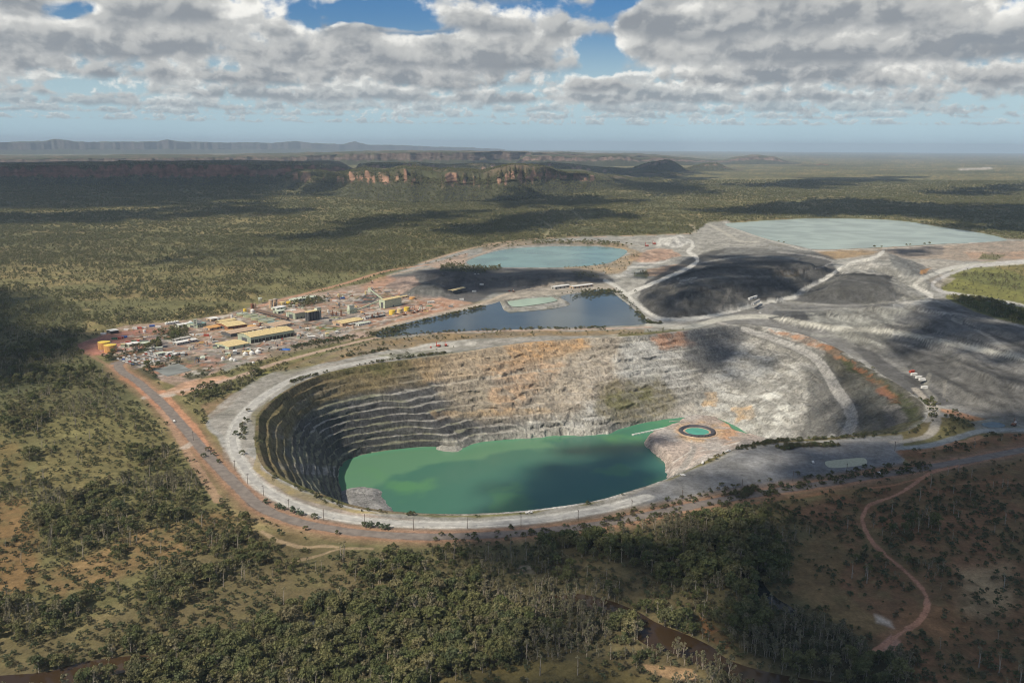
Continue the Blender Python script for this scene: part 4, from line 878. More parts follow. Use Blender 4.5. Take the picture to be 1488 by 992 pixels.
# ------------------------------------------------------------------ foliage and trees
def leaf_mat(name,cols,trans=0.25):
    m=bpy.data.materials.new(name); m.use_nodes=True; nt=m.node_tree; q=NT(nt); b=nt.nodes['Principled BSDF']
    oi=q.n('ShaderNodeObjectInfo'); tc=q.n('ShaderNodeTexCoord')
    n=q.noise(tc.outputs['Object'],0.55,3)
    r=q.n('ShaderNodeValToRGB'); e=r.color_ramp.elements; e[0].position=0; e[0].color=(*cols[0],1); e[1].position=1; e[1].color=(*cols[-1],1)
    for i,c in enumerate(cols[1:-1]): x=e.new((i+1)/(len(cols)-1)); x.color=(*c,1)
    nt.links.new(oi.outputs['Random'],r.inputs[0])
    k=q.ss(n,0.3,0.7,0.72,1.3); col=q.mix(1.0,r.outputs[0],q.xyz(k,k,k),'MULTIPLY')
    nt.links.new(col,b.inputs['Base Color']); b.inputs['Roughness'].default_value=0.7; b.inputs['Specular IOR Level'].default_value=0.25
    t=q.n('ShaderNodeBsdfTranslucent'); nt.links.new(col,t.inputs[0]); mx=q.n('ShaderNodeMixShader'); mx.inputs[0].default_value=trans
    nt.links.new(b.outputs[0],mx.inputs[1]); nt.links.new(t.outputs[0],mx.inputs[2])
    nt.links.new(mx.outputs[0],nt.nodes['Material Output'].inputs[0]); return m
M_GUM=leaf_mat('gum_leaves',[(0.15,0.155,0.06),(0.085,0.105,0.042),(0.20,0.19,0.08),(0.12,0.14,0.052),(0.23,0.205,0.10),(0.10,0.12,0.055),(0.18,0.155,0.085)])
M_FARL=leaf_mat('distant_leaves',[(0.16,0.165,0.075),(0.20,0.195,0.09),(0.135,0.145,0.065),(0.22,0.20,0.10)])
M_GREY=leaf_mat('paperbark_leaves',[(0.19,0.175,0.105),(0.24,0.215,0.13),(0.16,0.16,0.09)])
M_SHRUB=leaf_mat('shrub_leaves',[(0.10,0.12,0.05),(0.15,0.145,0.07),(0.09,0.11,0.055),(0.17,0.14,0.08),(0.12,0.15,0.08)])
M_PALE=leaf_mat('saltbush_leaves',[(0.10,0.14,0.085),(0.13,0.16,0.10)])
M_BARK=mat('pale_bark',(0.36,0.31,0.25),0.9,0,.15,.8); M_DBARK=mat('dark_bark',(0.14,0.11,0.085),0.9,0,.15,.8)
def tube(P,r,n=5):
    P=np.array(P,float); V=[];k=len(P)
    for i in range(k):
        d=P[min(i+1,k-1)]-P[max(i-1,0)]; d/=np.linalg.norm(d)+1e-9
        a=np.cross(d,(0.3,0.9,0.1)); a/=np.linalg.norm(a); b=np.cross(d,a)
        for j in range(n):
            t=2*math.pi*j/n; V.append(P[i]+r[i]*(math.cos(t)*a+math.sin(t)*b))
    Fc=[(i*n+j,i*n+(j+1)%n,(i+1)*n+(j+1)%n,(i+1)*n+j) for i in range(k-1) for j in range(n)]
    return np.array(V),np.array(Fc)
def leafs(centers,rad,n,size,r,up=0.35):
    """n small leaf sprays scattered over each clump"""
    V=[];Fc=[]
    for c,R in zip(centers,rad):
        d=r.normal(size=(n,3)); d/=np.linalg.norm(d,axis=1)[:,None]; d[:,2]=np.abs(d[:,2])*(1-up)+d[:,2]*up
        p=c+d*R*(r.uniform(0.55,1.05,(n,1)))*np.array([1,1,0.8])
        nn=d+r.normal(size=(n,3))*0.55; nn/=np.linalg.norm(nn,axis=1)[:,None]
        a=np.cross(nn,r.normal(size=(n,3))); a/=np.linalg.norm(a,axis=1)[:,None]; b=np.cross(nn,a)
        s=size*r.uniform(0.6,1.35,(n,1)); t=s*r.uniform(0.5,0.95,(n,1))
        o=len(V)*0+sum(len(v) for v in V)
        V.append(np.stack([p-a*s-b*t*.3,p-b*t,p+a*s+b*t*.2,p+b*t],1).reshape(-1,3))
        Fc.append(np.arange(n*4).reshape(n,4)+o)
    return np.concatenate(V),np.concatenate(Fc)
def tree_geo(seed,h,cw,nclump,nleaf,leaf,kind='gum'):
    r=np.random.default_rng(seed); TV=[];TF=[];off=0
    def addt(P,rr,n=5):
        nonlocal off
        v,f=tube(P,rr,n); TV.append(v); TF.append(f+off); off+=len(v)
    base=0.17*h if kind=='gum' else (0.36*h if kind=='paper' else 0.08*h)
    lean=r.normal(size=2)*0.05*h
    top=np.array([lean[0],lean[1],h*0.82])
    tr=0.018*h+0.06
    nst=1 if kind!='shrub' else 3
    addt([(0,0,-0.4),(lean[0]*.3,lean[1]*.3,h*0.3),top*np.array([.7,.7,.75]),top],[tr*1.3,tr,tr*.6,tr*.2],6)
    C=[];R=[]
    for i in range(nclump):
        u=r.uniform(0,1); a=r.uniform(0,2*math.pi)
        zz=base+(h-base)*(0.18+0.80*u**0.8)
        f=(1-((zz-base)/(h-base)-0.42)**2*1.7); rr_=cw*0.5*max(f,0.15)*math.sqrt(r.uniform(0.10,1))
        c=np.array([lean[0]*zz/h+rr_*math.cos(a),lean[1]*zz/h+rr_*math.sin(a),zz]); C.append(c)
        R.append(cw*(0.15 if kind!='paper' else 0.13)*r.uniform(0.75,1.35)+0.15)
        if i<7 and kind!='shrub':
            st=np.array([lean[0]*.5,lean[1]*.5,base*0.9+0.3*(zz-base)]); mid=(st+c)/2+np.array([0,0,-0.05*h])
            addt([st,mid,c],[tr*.5,tr*.33,tr*.12],4)
    CVs,CFs=leafs(C,R,nleaf,leaf,r)
    return np.concatenate(TV),np.concatenate(TF),CVs,CFs
def trunk_crown(seed,*a,bark=M_BARK,leafm=M_GUM,**k):
    tv,tf,cv,cf=tree_geo(seed,*a,**k)
    return mk_mesh('trunk',tv,tf,None,True,bark),mk_mesh('crown',cv,cf,None,False,leafm)
def whole(seed,*a,bark=M_BARK,leafm=M_GUM,name='tree',**k):
    tv,tf,cv,cf=tree_geo(seed,*a,**k)
    me=mk_mesh(name,np.concatenate([tv,cv]),np.concatenate([tf,cf+len(tv)]))
    me.materials.append(bark); me.materials.append(leafm)
    mi=np.zeros(len(tf)+len(cf),np.int32); mi[len(tf):]=1; me.polygons.foreach_set('material_index',mi); return me
# (mesh pairs) broad gum, tall gum, paperbark, small gum
SPEC=[(1,(13.5,12.5,34,26,0.62),dict(kind='gum')),(2,(12.5,10.5,30,26,0.58),dict(kind='gum')),(3,(15,9.5,28,24,0.60),dict(kind='gum')),
      (4,(9.5,8.5,24,24,0.50),dict(kind='gum')),(5,(14,6,13,20,0.50),dict(kind='paper',leafm=M_GREY)),(6,(11.5,5,11,18,0.46),dict(kind='paper',leafm=M_GREY))]
PAIRS=[trunk_crown(s,*a,**k) for s,a,k in SPEC]
KINDNAME=['broad_gum_tree','round_gum_tree','tall_gum_tree','small_gum_tree','paperbark_tree','thin_paperbark_tree']
NEARV=bpy.data.collections.new('woodland_kinds')
def var(i,me):
    o=bpy.data.objects.new('%02d_kind'%i,me); NEARV.objects.link(o)
vi_=0
for s,a,k in SPEC: var(vi_,whole(s,*a,**k)); vi_+=1               # 0-5 near trees
for s in (21,22,23): var(vi_,whole(s,2.6,3.6,9,14,0.34,kind='shrub',leafm=M_SHRUB,bark=M_DBARK)); vi_+=1     # 6-8 shrubs
for s in (31,32,33): var(vi_,whole(s,10.5,8.5,9,9,1.15,kind='gum',leafm=M_FARL)); vi_+=1    # 9-11 distant trees
for s in (41,42): var(vi_,whole(s,9,13,8,6,2.0,kind='gum',leafm=M_FARL)); vi_+=1            # 12-13 far clumps
var(vi_,whole(51,9,5,3,8,0.35,kind='gum',leafm=M_GREY)); vi_+=1                # 14 nearly bare tree
def scatter():
    r=np.random.default_rng(99); out=[]
    for d0,d1,sp in ((395,800,4.6),(800,1350,6.6),(1350,2600,9.5),(2600,5200,15.0),(5200,8500,27.0)):
        n=int((0.78*d1*2+600)*(d1-d0)/(sp*sp)); Y=r.uniform(d0,d1,n); X=r.uniform(-1,1,n)*(Y*0.66+60)
        px,py=proj(np.stack([X,Y,np.zeros(n)],-1)); k=(px>-90)&(px<1580)&(py<1100)&(py>262 if d1>5000 else py>0); X,Y=X[k],Y[k]
        th=np.arctan2(Y-PC[1],X-PC[0]); k=np.hypot(X-PC[0],Y-PC[1])>rimr(th)+4; X,Y=X[k],Y[k]
        Z=ground_h(X,Y); col,veg,px,py=paint(X,Y,Z)
        cl=fbm(X/38,Y/38,301,3)*0.6+fbm(X/160,Y/160,303,3)*0.4
        pch=sst(cl,0.34,0.58); dens=np.clip(veg,0,1.3)*lerp(0.30+1.3*pch,1.0,np.clip(veg-.75,0,.45))*np.where(veg>0.04,1,0)
        base={4.6:0.60,6.6:0.80,9.5:0.62,15.0:0.75,27.0:0.85}[sp]
        k=(r.uniform(0,1,len(X))<dens*base); out.append(np.stack([X[k],Y[k],Z[k],veg[k],cl[k],np.full(k.sum(),sp)],-1))
    return np.concatenate(out)
TP=scatter(); r_=np.random.default_rng(4)
# keep trees out of the water
for L in (CREEK_A,CREEK_B,CREEK_C,CREEK_D,POND,TURQ,TAIL,NEARPOND,YARDPOND,PUDDLE):
    g=gpoly(L,0,4)[:,:2]; m=sdf(TP[:,0],TP[:,1],g); TP=TP[m<(1.0 if L in(CREEK_A,CREEK_C) else 0.0)]
n=len(TP); sp=TP[:,5]; veg=TP[:,3]; D=np.hypot(TP[:,0],TP[:,1]); u=r_.uniform(0,1,n); px,py=proj(TP[:,:3])
kind=np.zeros(n,int); scl=r_.uniform(0.38,0.92,n)**1.0*np.where(r_.uniform(0,1,n)>.93,1.3,1)
dense=veg+(TP[:,4]-0.5)*2.0
near=sp<7
pb=near&(((py>925)&(px>760)&(px<1120))|(fbm(TP[:,0]/45,TP[:,1]/45,401,3)>0.54))
kind[near]=r_.choice([0,1,2,3,4,5],near.sum(),p=[.20,.26,.16,.20,.08,.10]); kind[pb&(u<.6)]=4+r_.integers(0,2,(pb&(u<.6)).sum())
sh=near&((dense<0.72)&(u<0.93)|(u>0.50)); kind[sh]=6+r_.integers(0,3,sh.sum()); scl[sh]=r_.uniform(0.45,1.5,sh.sum())
low=near&(dense<0.75)&~sh; kind[low]=3; scl[low]=r_.uniform(.4,.8,low.sum())
mid=(sp==9.5); kind[mid]=9+r_.integers(0,3,mid.sum()); scl[mid]=r_.uniform(.38,.85,mid.sum())
wl=mid&(veg<0.55); scl[wl]*=0.6
fr_=(sp>12); kind[fr_]=12+r_.integers(0,2,fr_.sum()); scl[fr_]=r_.uniform(.38,.85,fr_.sum())*np.where(sp[fr_]>20,1.5,1)
bare=near&(u>0.5)&(u<0.53); kind[bare]=14
scl[near&(dense<1.0)&(kind<6)]*=0.75
# the three hundred that show largest stand as trees of their own
vis=(px>-10)&(px<1498)&(py<1010)&(kind<6)
size=np.where(vis,scl*np.array([14,12.5,15.5,9.5,14,11.5]+[0]*9)[kind]/D,0); top=np.argsort(-size)[:300]
istop=np.zeros(n,bool); istop[top]=True
COLW=['at the far left edge','a tenth in from the left','a sixth in from the left','a quarter in from the left','a third in from the left','two fifths of the way across','almost half way across','in the middle of the width','just right of the middle','three fifths of the way across','two thirds of the way across','three quarters of the way across','five sixths of the way across','nine tenths of the way across','at the far right edge']
ROWW=[(972,'on the bottom edge'),(945,'just above the bottom edge'),(915,'low in the woodland'),(880,'in the lower woodland'),(0,'higher in the woodland')]
ADJ=['broad green','round green','tall narrow','small green','greyish paperbark','thin pale']
for j,i in enumerate(top):
    k=kind[i]; t=bpy.data.objects.new(KINDNAME[k],None); SC.collection.objects.link(t)
    t.location=TP[i,:3]; t.rotation_euler=(0,0,float(u[i]*6.28)); s=float(scl[i]); t.scale=(s,s,s*float(0.9+0.2*u[i]))
    cw=COLW[int(np.clip(px[i]/1488*15,0,14))]; rw=[w for lim,w in ROWW if py[i]>lim or lim==0][0]
    t['label']=' '.join(('%s tree %s, %s'%(ADJ[k],rw,cw)).split()[:16]); t['category']='tree'; t['group']='%s trees %s %s'%(ADJ[k],rw,cw)
    for nm,me in zip(('trunk','crown'),PAIRS[k]):
        c=bpy.data.objects.new(nm,me); SC.collection.objects.link(c); c.parent=t
def instancer(name,P,kinds,scl,rot,coll,**props):
    me=bpy.data.meshes.new(name); me.vertices.add(len(P)); me.vertices.foreach_set('co',np.ascontiguousarray(P,np.float32).ravel())
    for nm,a,ty in (('scl',scl,'FLOAT'),('rot',rot,'FLOAT'),('idx',kinds,'INT')):
        at=me.attributes.new(nm,ty,'POINT'); at.data.foreach_set('value',np.ascontiguousarray(a,np.int32 if ty=='INT' else np.float32))
    o=link(name,me,**props)
    ng=bpy.data.node_groups.new(name,'GeometryNodeTree'); ng.interface.new_socket('Geometry',in_out='INPUT',socket_type='NodeSocketGeometry'); ng.interface.new_socket('Geometry',in_out='OUTPUT',socket_type='NodeSocketGeometry')
    N=ng.nodes; L=ng.links; gi=N.new('NodeGroupInput'); go=N.new('NodeGroupOutput'); iop=N.new('GeometryNodeInstanceOnPoints')
    ci=N.new('GeometryNodeCollectionInfo'); ci.inputs['Collection'].default_value=coll; ci.inputs['Separate Children'].default_value=True; ci.inputs['Reset Children'].default_value=True
    m2p=N.new('GeometryNodeMeshToPoints')
    def na(nm,ty):
        x=N.new('GeometryNodeInputNamedAttribute'); x.data_type=ty; x.inputs['Name'].default_value=nm; return x.outputs['Attribute']
    cx=N.new('ShaderNodeCombineXYZ'); L.new(na('rot','FLOAT'),cx.inputs[2])
    L.new(gi.outputs[0],m2p.inputs[0]); L.new(m2p.outputs[0],iop.inputs['Points']); L.new(ci.outputs[0],iop.inputs['Instance'])
    iop.inputs['Pick Instance'].default_value=True; L.new(na('idx','INT'),iop.inputs['Instance Index'])
    L.new(cx.outputs[0],iop.inputs['Rotation']); L.new(na('scl','FLOAT'),iop.inputs['Scale']); L.new(iop.outputs[0],go.inputs[0])
    md=o.modifiers.new('scatter','NODES'); md.node_group=ng; return o
k=~istop
HT=np.concatenate(HILLTREES); hn=len(HT); print('hill trees',hn)
instancer('hill_woodland',HT,12+r_.integers(0,2,hn),r_.uniform(.5,1.25,hn),r_.uniform(0,6.28,hn),NEARV,kind='stuff')
instancer('woodland',TP[k,:3],kind[k],scl[k],u[k]*6.28,NEARV,kind='stuff')
print('trees',n,'near',near.sum(),'mid',mid.sum(),'far',fr_.sum())
# ------------------------------------------------------------------ builders for made things
class MB:
    def __init__(s): s.V=[];s.F=[];s.n=0
    def add(s,v,f):
        s.V.extend([tuple(map(float,p)) for p in v]); s.F.extend([tuple(int(i)+s.n for i in q) for q in f]); s.n+=len(v); return s
    def box(s,x0,x1,y0,y1,z0,z1):
        v=[(x,y,z) for z in (z0,z1) for x,y in ((x0,y0),(x1,y0),(x1,y1),(x0,y1))]
        return s.add(v,[(3,2,1,0),(4,5,6,7),(0,1,5,4),(1,2,6,5),(2,3,7,6),(3,0,4,7)])
    def cyl(s,cx,cy,z0,z1,r0,r1=None,n=20,cap=True):
        r1=r0 if r1 is None else r1; v=[]
        for z,r in ((z0,r0),(z1,r1)): v+=[(cx+r*math.cos(2*math.pi*i/n),cy+r*math.sin(2*math.pi*i/n),z) for i in range(n)]
        f=[(i,(i+1)%n,n+(i+1)%n,n+i) for i in range(n)]
        if cap: f+=[tuple(range(n,2*n)),tuple(range(n-1,-1,-1))]
        return s.add(v,f)
    def beam(s,a,b,w,h=None):
        a=Vector(a);b=Vector(b);h=h or w; d=(b-a).normalized(); r=d.cross(Vector((0,0,1))) 
        if r.length<1e-3: r=Vector((1,0,0))
        r.normalize(); u_=r.cross(d); v=[p+r*x*w/2+u_*y*h/2 for p in (a,b) for x,y in ((-1,-1),(1,-1),(1,1),(-1,1))]
        return s.add(v,[(3,2,1,0),(4,5,6,7),(0,1,5,4),(1,2,6,5),(2,3,7,6),(3,0,4,7)])
    def gable(s,x0,x1,y0,y1,z,rise,th=0.35,ov=0.5):
        x0-=ov;x1+=ov;y0-=ov;y1+=ov; ym=(y0+y1)/2
        v=[(x,y,zz+k) for k in (0,th) for x in (x0,x1) for y,zz in ((y0,z),(ym,z+rise),(y1,z))]
        return s.add(v,[(0,1,4,3),(1,2,5,4),(6,9,10,7),(7,10,11,8),(0,3,9,6),(2,8,11,5),(0,6,7,1),(1,7,8,2),(3,4,10,9),(4,5,11,10)])
    def gwall(s,x0,x1,y0,y1,z0,z,rise):
        ym=(y0+y1)/2; v=[(x,y,zz) for x in (x0,x1) for y,zz in ((y0,z0),(y1,z0),(y1,z),(ym,z+rise),(y0,z))]
        return s.add(v,[(0,4,3,2,1),(5,6,7,8,9),(0,5,9,4),(1,2,7,6)])
    def build(s,name,m,parent=None,**props):
        me=bpy.data.meshes.new(name); me.from_pydata(s.V,[],s.F)
        me.update(); 
        if m: me.materials.append(m)
        return link(name,me,parent,**props)
def thing(name,label,cat,loc,rot=0,group=None):
    o=bpy.data.objects.new(name,None); SC.collection.objects.link(o); o.location=loc; o.rotation_euler=(0,0,rot)
    o['label']=label; o['category']=cat
    if group: o['group']=group
    return o
def tagged(o,label,cat,group=None):
    o['label']=label; o['category']=cat
    if group: o['group']=group
    return o
def at(px,py,z=0.0):
    p=unproj(px,py,z); h=float(ground_h(p[None,0],p[None,1])[0]) if z==0 else 0
    if h>1.0:
        for _ in range(6): p=unproj(px,py,h); h=float(ground_h(p[None,0],p[None,1])[0])
        p=unproj(px,py,h)
    return Vector((float(p[0]),float(p[1]),float(h if z==0 else z)))
ST=dict(cream=(0.66,0.52,0.26),green=(0.36,0.40,0.30),pgreen=(0.45,0.50,0.36),tan=(0.50,0.36,0.24),pink=(0.52,0.36,0.26),orange=(0.62,0.34,0.12),
 yellow=(0.72,0.52,0.08),white=(0.72,0.71,0.67),grey=(0.33,0.34,0.33),dark=(0.10,0.105,0.11),brown=(0.17,0.115,0.085),teal=(0.20,0.32,0.29),red=(0.42,0.08,0.05),
 blue=(0.04,0.13,0.42),black=(0.022,0.022,0.024),rust=(0.26,0.12,0.07),lgreen=(0.55,0.60,0.48),conc=(0.42,0.40,0.36),sage=(0.36,0.38,0.24),dgreen=(0.05,0.14,0.07),glass=(0.05,0.06,0.07),wood=(0.12,0.09,0.07))
def M(c): return mat('paint_'+c,ST[c],0.55 if c not in('glass','black') else 0.3,0.0,0.09,0.35)
def frame_(A,B,C=None,depth=None):
    a,b=at(*A),at(*B); d=(b-a); L=d.length; rot=math.atan2(d.y,d.x); nrm=Vector((-d.y,d.x,0)).normalized()
    if C is not None: c=at(*C); depth=abs((c-a).dot(nrm))
    return a,L,rot,depth
def shed(name,label,A,B,C,h,rise,wall,roof,openf=0,depth=None,awn=False,doors=0,windows=0,vents=0):
    a,L,rot,dp=frame_(A,B,C,depth); t=thing(name,label,'building' if 'shed' not in name else 'shed',a,rot)
    MB().gwall(0,L,0,dp,-0.2,h,rise).build('wall',M(wall),t)
    r=MB().gable(0,L,0,dp,h+0.02,rise)
    n=int(L/6)
    for i in range(1,n): # standing seams
        x=L*i/n; r.add([(x-.08,-.5,h+.36),(x+.08,-.5,h+.36),(x+.08,dp/2,h+rise+.46),(x-.08,dp/2,h+rise+.46)],[(0,1,2,3)])
    ro=r.build('roof',M(roof),t)
    for i in range(vents): MB().cyl(L*(i+.5)/vents,dp/2,h+rise+.3,h+rise+1.3,.6,n=8).build('roof_vent',M('grey'),ro)
    nb=openf
    for i in range(nb):
        w=L/nb; MB().box(w*i+.5,w*(i+1)-.5,-.12,.02,0,h*.55).build('bay_shade_panel',M('black'),t)  # black panel on the wall stands in for the shade inside an open bay
    for i in range(doors):
        w=L/doors; MB().box(w*(i+.5)-1.6,w*(i+.5)+1.6,-.10,.02,0,min(h*.8,3.6)).build('door',M('dark'),t)
    for i in range(windows):
        w=L/windows; MB().box(w*(i+.5)-.9,w*(i+.5)+.9,-.07,.02,h*.4,h*.75).build('window',M('glass'),t)
    MB().box(-.10,.02,dp*.3,dp*.7,0,h*.7).build('end_door',M('dark'),t)
    if awn: MB().box(L*.25,L*.95,-5,-.12,h*.5,h*.5+.25).build('awning',M('white'),t)
    return t
def tank(label,P,r,h,col,name='storage_tank',dome=0.06,group=None,roofcol=None,stair=True):
    p=at(*P); t=thing(name,label,'tank' if 'silo' not in name else 'silo',p,0.6,group); n=28
    b=MB().cyl(0,0,-.2,h,r,n=n,cap=False)
    for k in (0.33,0.66,0.985): b.cyl(0,0,h*k-.12,h*k+.12,r+.12,n=n)
    b.build('shell',M(col),t); MB().cyl(0,0,h,h+max(.3,r*dome*2),r+.05,r*.12,n=n).build('tank_roof',M(roofcol or col),t)
    if stair and r>3:
        s=MB(); 
        for i in range(12):
            a=-1.9+i*0.13; s.box((r+.5)*math.cos(a)-.5,(r+.5)*math.cos(a)+.5,(r+.5)*math.sin(a)-.5,(r+.5)*math.sin(a)+.5,h*i/12,h*(i+1)/12)
        s.build('stair',M('grey'),t)
    return t
def build_plant():
    shed('workshop_shed','long workshop shed with cream yellow roof and open dark bays beside the gravel yard',(364.8,499),(427,487.8),(351.5,492.4),9.5,3.5,'green','cream',openf=12,vents=6)
    shed('warehouse_shed','low square shed with cream roof at the near end of the long workshop',(333,508.4),(362.5,502.6),(320,501.5),4.6,1.2,'pgreen','cream',doors=2)
    shed('office_building','small tan roofed building behind the far end of the long workshop',(399.7,478.4),(424.5,472.8),(391,473.6),4.5,1.2,'conc','tan',windows=6)
    shed('store_shed','long low shed with orange tan roof in front of the orange tank',(335.6,489.6),(380.5,481.4),(331,484.4),5,1.5,'dark','tan',doors=4)
    shed('mill_shed','brown walled shed under pale cream roof beside the orange tank',(331,480),(358.5,476),(321,473.5),6,2,'rust','cream',windows=5)
    shed('mill_shed','narrow cream roofed shed farthest back in the brown sheds',(320.5,472.3),(344,468.2),(316,470),5,1.4,'brown','cream',windows=4)
    shed('mill_shed','low pale roofed shed behind the brown sheds near the red bare bank',(307,467),(318,465.2),(303,464.6),4,1,'tan','white',doors=1)
    shed('canteen_building','teal roofed building joined to the pale green tower',(287,476.8),(300,473.6),(284,472),5.5,1.6,'pgreen','teal',windows=4)
    shed('canopy_shed','small open shed with bright orange roof right of the teal roofed building',(305,480),(321,477.2),(302,476.6),3.4,1.6,'tan','orange',doors=2)
    shed('demountable_building','long white demountable nearest the tree block of the plant',(257.5,501.8),(287,496),(255,499.4),3.4,.9,'grey','white',windows=8)
    shed('demountable_building','long grey roofed demountable right behind its white twin',(255.8,496.8),(277.5,492.7),(253,494.8),3.4,.9,'grey','conc',windows=6)
    shed('long_store_shed','long white roofed shed left of the pale green tower by the bush',(260,475.9),(281.5,472.4),(259,473.6),3.8,1,'lgreen','white',doors=4)
    shed('gatehouse_shed','white roofed shed with black open front at the corner of the red yard',(162,485.4),(172.5,483.6),(159.5,482.8),4.6,.8,'black','white',openf=1)
    shed('yard_shed','white shed with dark open side in the red yard behind the orange tanks',(188,503.8),(203.5,500.6),(186.5,501),3.2,.9,'green','white',openf=3)
    shed('lube_shed','short white roofed shed right of the open white shed in the red yard',(205,502.5),(219,500),(203,500.4),2.8,.7,'conc','lgreen',doors=1)
    shed('car_park_shed','long pale shed roof behind the car park',(229.8,517),(243,514.2),(228.5,515),2.8,.6,'conc','lgreen',windows=5)
    shed('car_park_shed','pale flat shed at the upper end of the car park',(244,516),(254,513.6),(242,514),2.8,.6,'conc','white',windows=3)
    shed('car_park_shed','small white shed by the dark trees right of the car park',(254,517.5),(263,515),(252,515.6),2.8,.6,'grey','white',windows=2)
    shed('process_building','tall green walled building with pinkish roof next to the dark silo block',(429.4,464),(446.5,460.8),(422,460.4),10.5,2.0,'green','pink',doors=3,vents=3)
    shed('crusher_building','tallest pale green crusher building with cream roof fed by two conveyors',(559.5,448.2),(583.6,443),(555.6,446),15.5,1.6,'pgreen','cream',depth=13,doors=1)
    shed('control_building','orange roofed building with white awning beside the green lawn',(497.6,474.4),(528.5,468.2),(486,471.2),5,2,'tan','cream',windows=8,awn=True)
    shed('demountable_building','long white building between the awning building and the dark pond',(521.4,473.6),(539.5,470),(520,472),3,.5,'white','lgreen',windows=7)
    shed('demountable_building','pale low building right of the awning building near the small tanks',(531,464),(545,461),(529,462.6),3,.6,'white','conc',windows=4)
    shed('demountable_building','dark sided low building below the yellow tanks',(546,462),(560,459.2),(545,460.8),3,.6,'dark','conc',windows=4)
    shed('store_shed','pale green long roof beyond the hedge block at the back of the plant',(427.7,438.6),(461,433.8),(426,436),4,1.4,'lgreen','lgreen',doors=6)
    shed('store_shed','cream low building left of the flat orange tank',(584,433.2),(593,431.6),(583,432),2.6,.5,'tan','cream',doors=2)
    shed('screening_shed','pale shed with white roof at the far end of the pond causeway',(806,420.4),(828,417.4),(805,418.8),5,1,'conc','white',doors=4)
    shed('screening_shed','longer cream roofed shed right of the first on the pond causeway',(833,419.6),(862,416),(832,418),4.5,1,'tan','white',doors=5)
    shed('pump_shed','white box shed beside the dark stockpile foot near the haul road junction',(1089,436),(1100,435.5),(1088,433.5),3.5,.6,'white','white',doors=1)
    shed('pump_shed','white square shed nearer the junction at the dark stockpile foot',(1095,443),(1104,442.6),(1094,441),3.5,.6,'white','conc',doors=1)
    shed('tyre_shed','small cream shed at the far edge of the plant below the brown conveyor',(425,455),(432,453.6),(423,453),4,1,'tan','white',doors=1)
    shed('reagent_shed','low white roofed shed below the tan silo pair',(402,451),(416,448.2),(398,449),4,1,'lgreen','white',doors=3)
    shed('reagent_shed','pale green roofed shed right of the white roofed shed below the tan silos',(404,455.8),(413,454),(400,454),4,1,'pgreen','lgreen',doors=2)
    # screening shelter: roof on posts
    a,L,rot,dp=frame_((658,427.4),(676.4,424),None,12); t=thing('shelter','open shelter with yellow roof on posts among the black stockpiles','shelter',a,rot)
    MB().gable(0,L,0,dp,7,1.2).build('roof',M('cream'),t)
    for i in range(4):
        for y in (0.5,dp-.5): MB().box(L*i/3-.3,L*i/3+.3,y-.3,y+.3,-.2,7).build('post',M('dark'),t)
    MB().box(L*.15,L*.8,3,dp-3,-.2,3.2).build('screen_deck',M('dark'),t)
    # pale green lift tower
    p=at(284.3,476.2); t=thing('lift_tower','pale green square tower rising beside the teal roofed building','tower',p,.3)
    MB().box(-3,3,-3,3,-.2,14).build('tower_shaft',M('lgreen'),t); MB().box(3,10,-3,2,8,12.5).build('tower_gallery',M('grey'),t); MB().box(-3.3,3.3,-3.3,3.3,14,14.4).build('roof',M('green'),t)
    for z in (4,8,11): MB().box(-1.4,1.4,-3.1,-2.98,z,z+1.6).build('window',M('glass'),t)
    # thickeners
    th_=[(352,457.4,10,'lgreen','palest small'),(364.5,459.8,13,'sage','dull olive'),(376,463.2,13.5,'sage','olive green'),(387.5,466.8,14,'green','grey green'),(400.5,470.4,14,'teal','teal')]
    for x,y,r,c,nm in th_:
        p=at(x,y); t=thing('thickener_tank','%s round open settling tank with bridge, one of the row beside the brown conveyor'%nm,'tank',p,rot=.25,group='settling tanks in a row')
        MB().cyl(0,0,-.2,3.6,r,n=36,cap=False).cyl(0,0,3.2,3.7,r+.35,r+.35,36,False).build('shell',M('sage'),t)
        MB().cyl(0,0,-.2,3.1,r-.05,n=36).build('slurry',M(c),t); MB().beam((-r-.5,0,4.4),(r+.5,0,4.4),1.3,.8).build('bridge',M('grey'),t); MB().cyl(0,0,2.9,5.8,1.4,n=10).build('drive_head',M('conc'),t)
    tank('orange storage tank at the back of the pair in the bunded corner yard',(152,506.4),8.8,10.5,'orange',roofcol='yellow'); tank('orange storage tank at the front of the pair in the bunded corner yard',(160.7,510.8),8.8,10.5,'orange',roofcol='yellow')
    tank('squat bright orange tank behind the long store shed',(366.4,478),7.5,6,'orange')
    tank('small brown orange tank right of the bright orange one',(374.5,477),4.5,5,'rust')
    tank('tan silo at the left of the tall pair by the bush edge',(394,447.2),3.9,15.5,'tan',name='silo',roofcol='conc'); tank('tan silo at the right of the tall pair by the bush edge',(400,445.6),3.9,15.5,'tan',name='silo',roofcol='conc')
    tank('short brown silo left of two beside the yellow drum tank',(366.4,448),2.6,9,'rust',name='silo'); tank('short brown silo right of two beside the brown conveyor head',(370.6,447.6),2.6,9,'tan',name='silo')
    tank('small bright yellow tank at the head of the settling tanks',(356,453.4),3,6.5,'yellow')
    tank('white dome topped tank between the yellow tank and the settling tanks',(367,454.4),3.4,5,'white',dome=.3)
    tank('flat yellow tank left of two behind the hedge block',(410.3,442.4),5.4,5,'cream'); tank('flat yellow tank right of two behind the hedge block',(419.6,441.4),4.8,4.6,'yellow')
    tank('slim white tank at the left end of the pink roofed building',(418.2,460),2.9,7.5,'white')
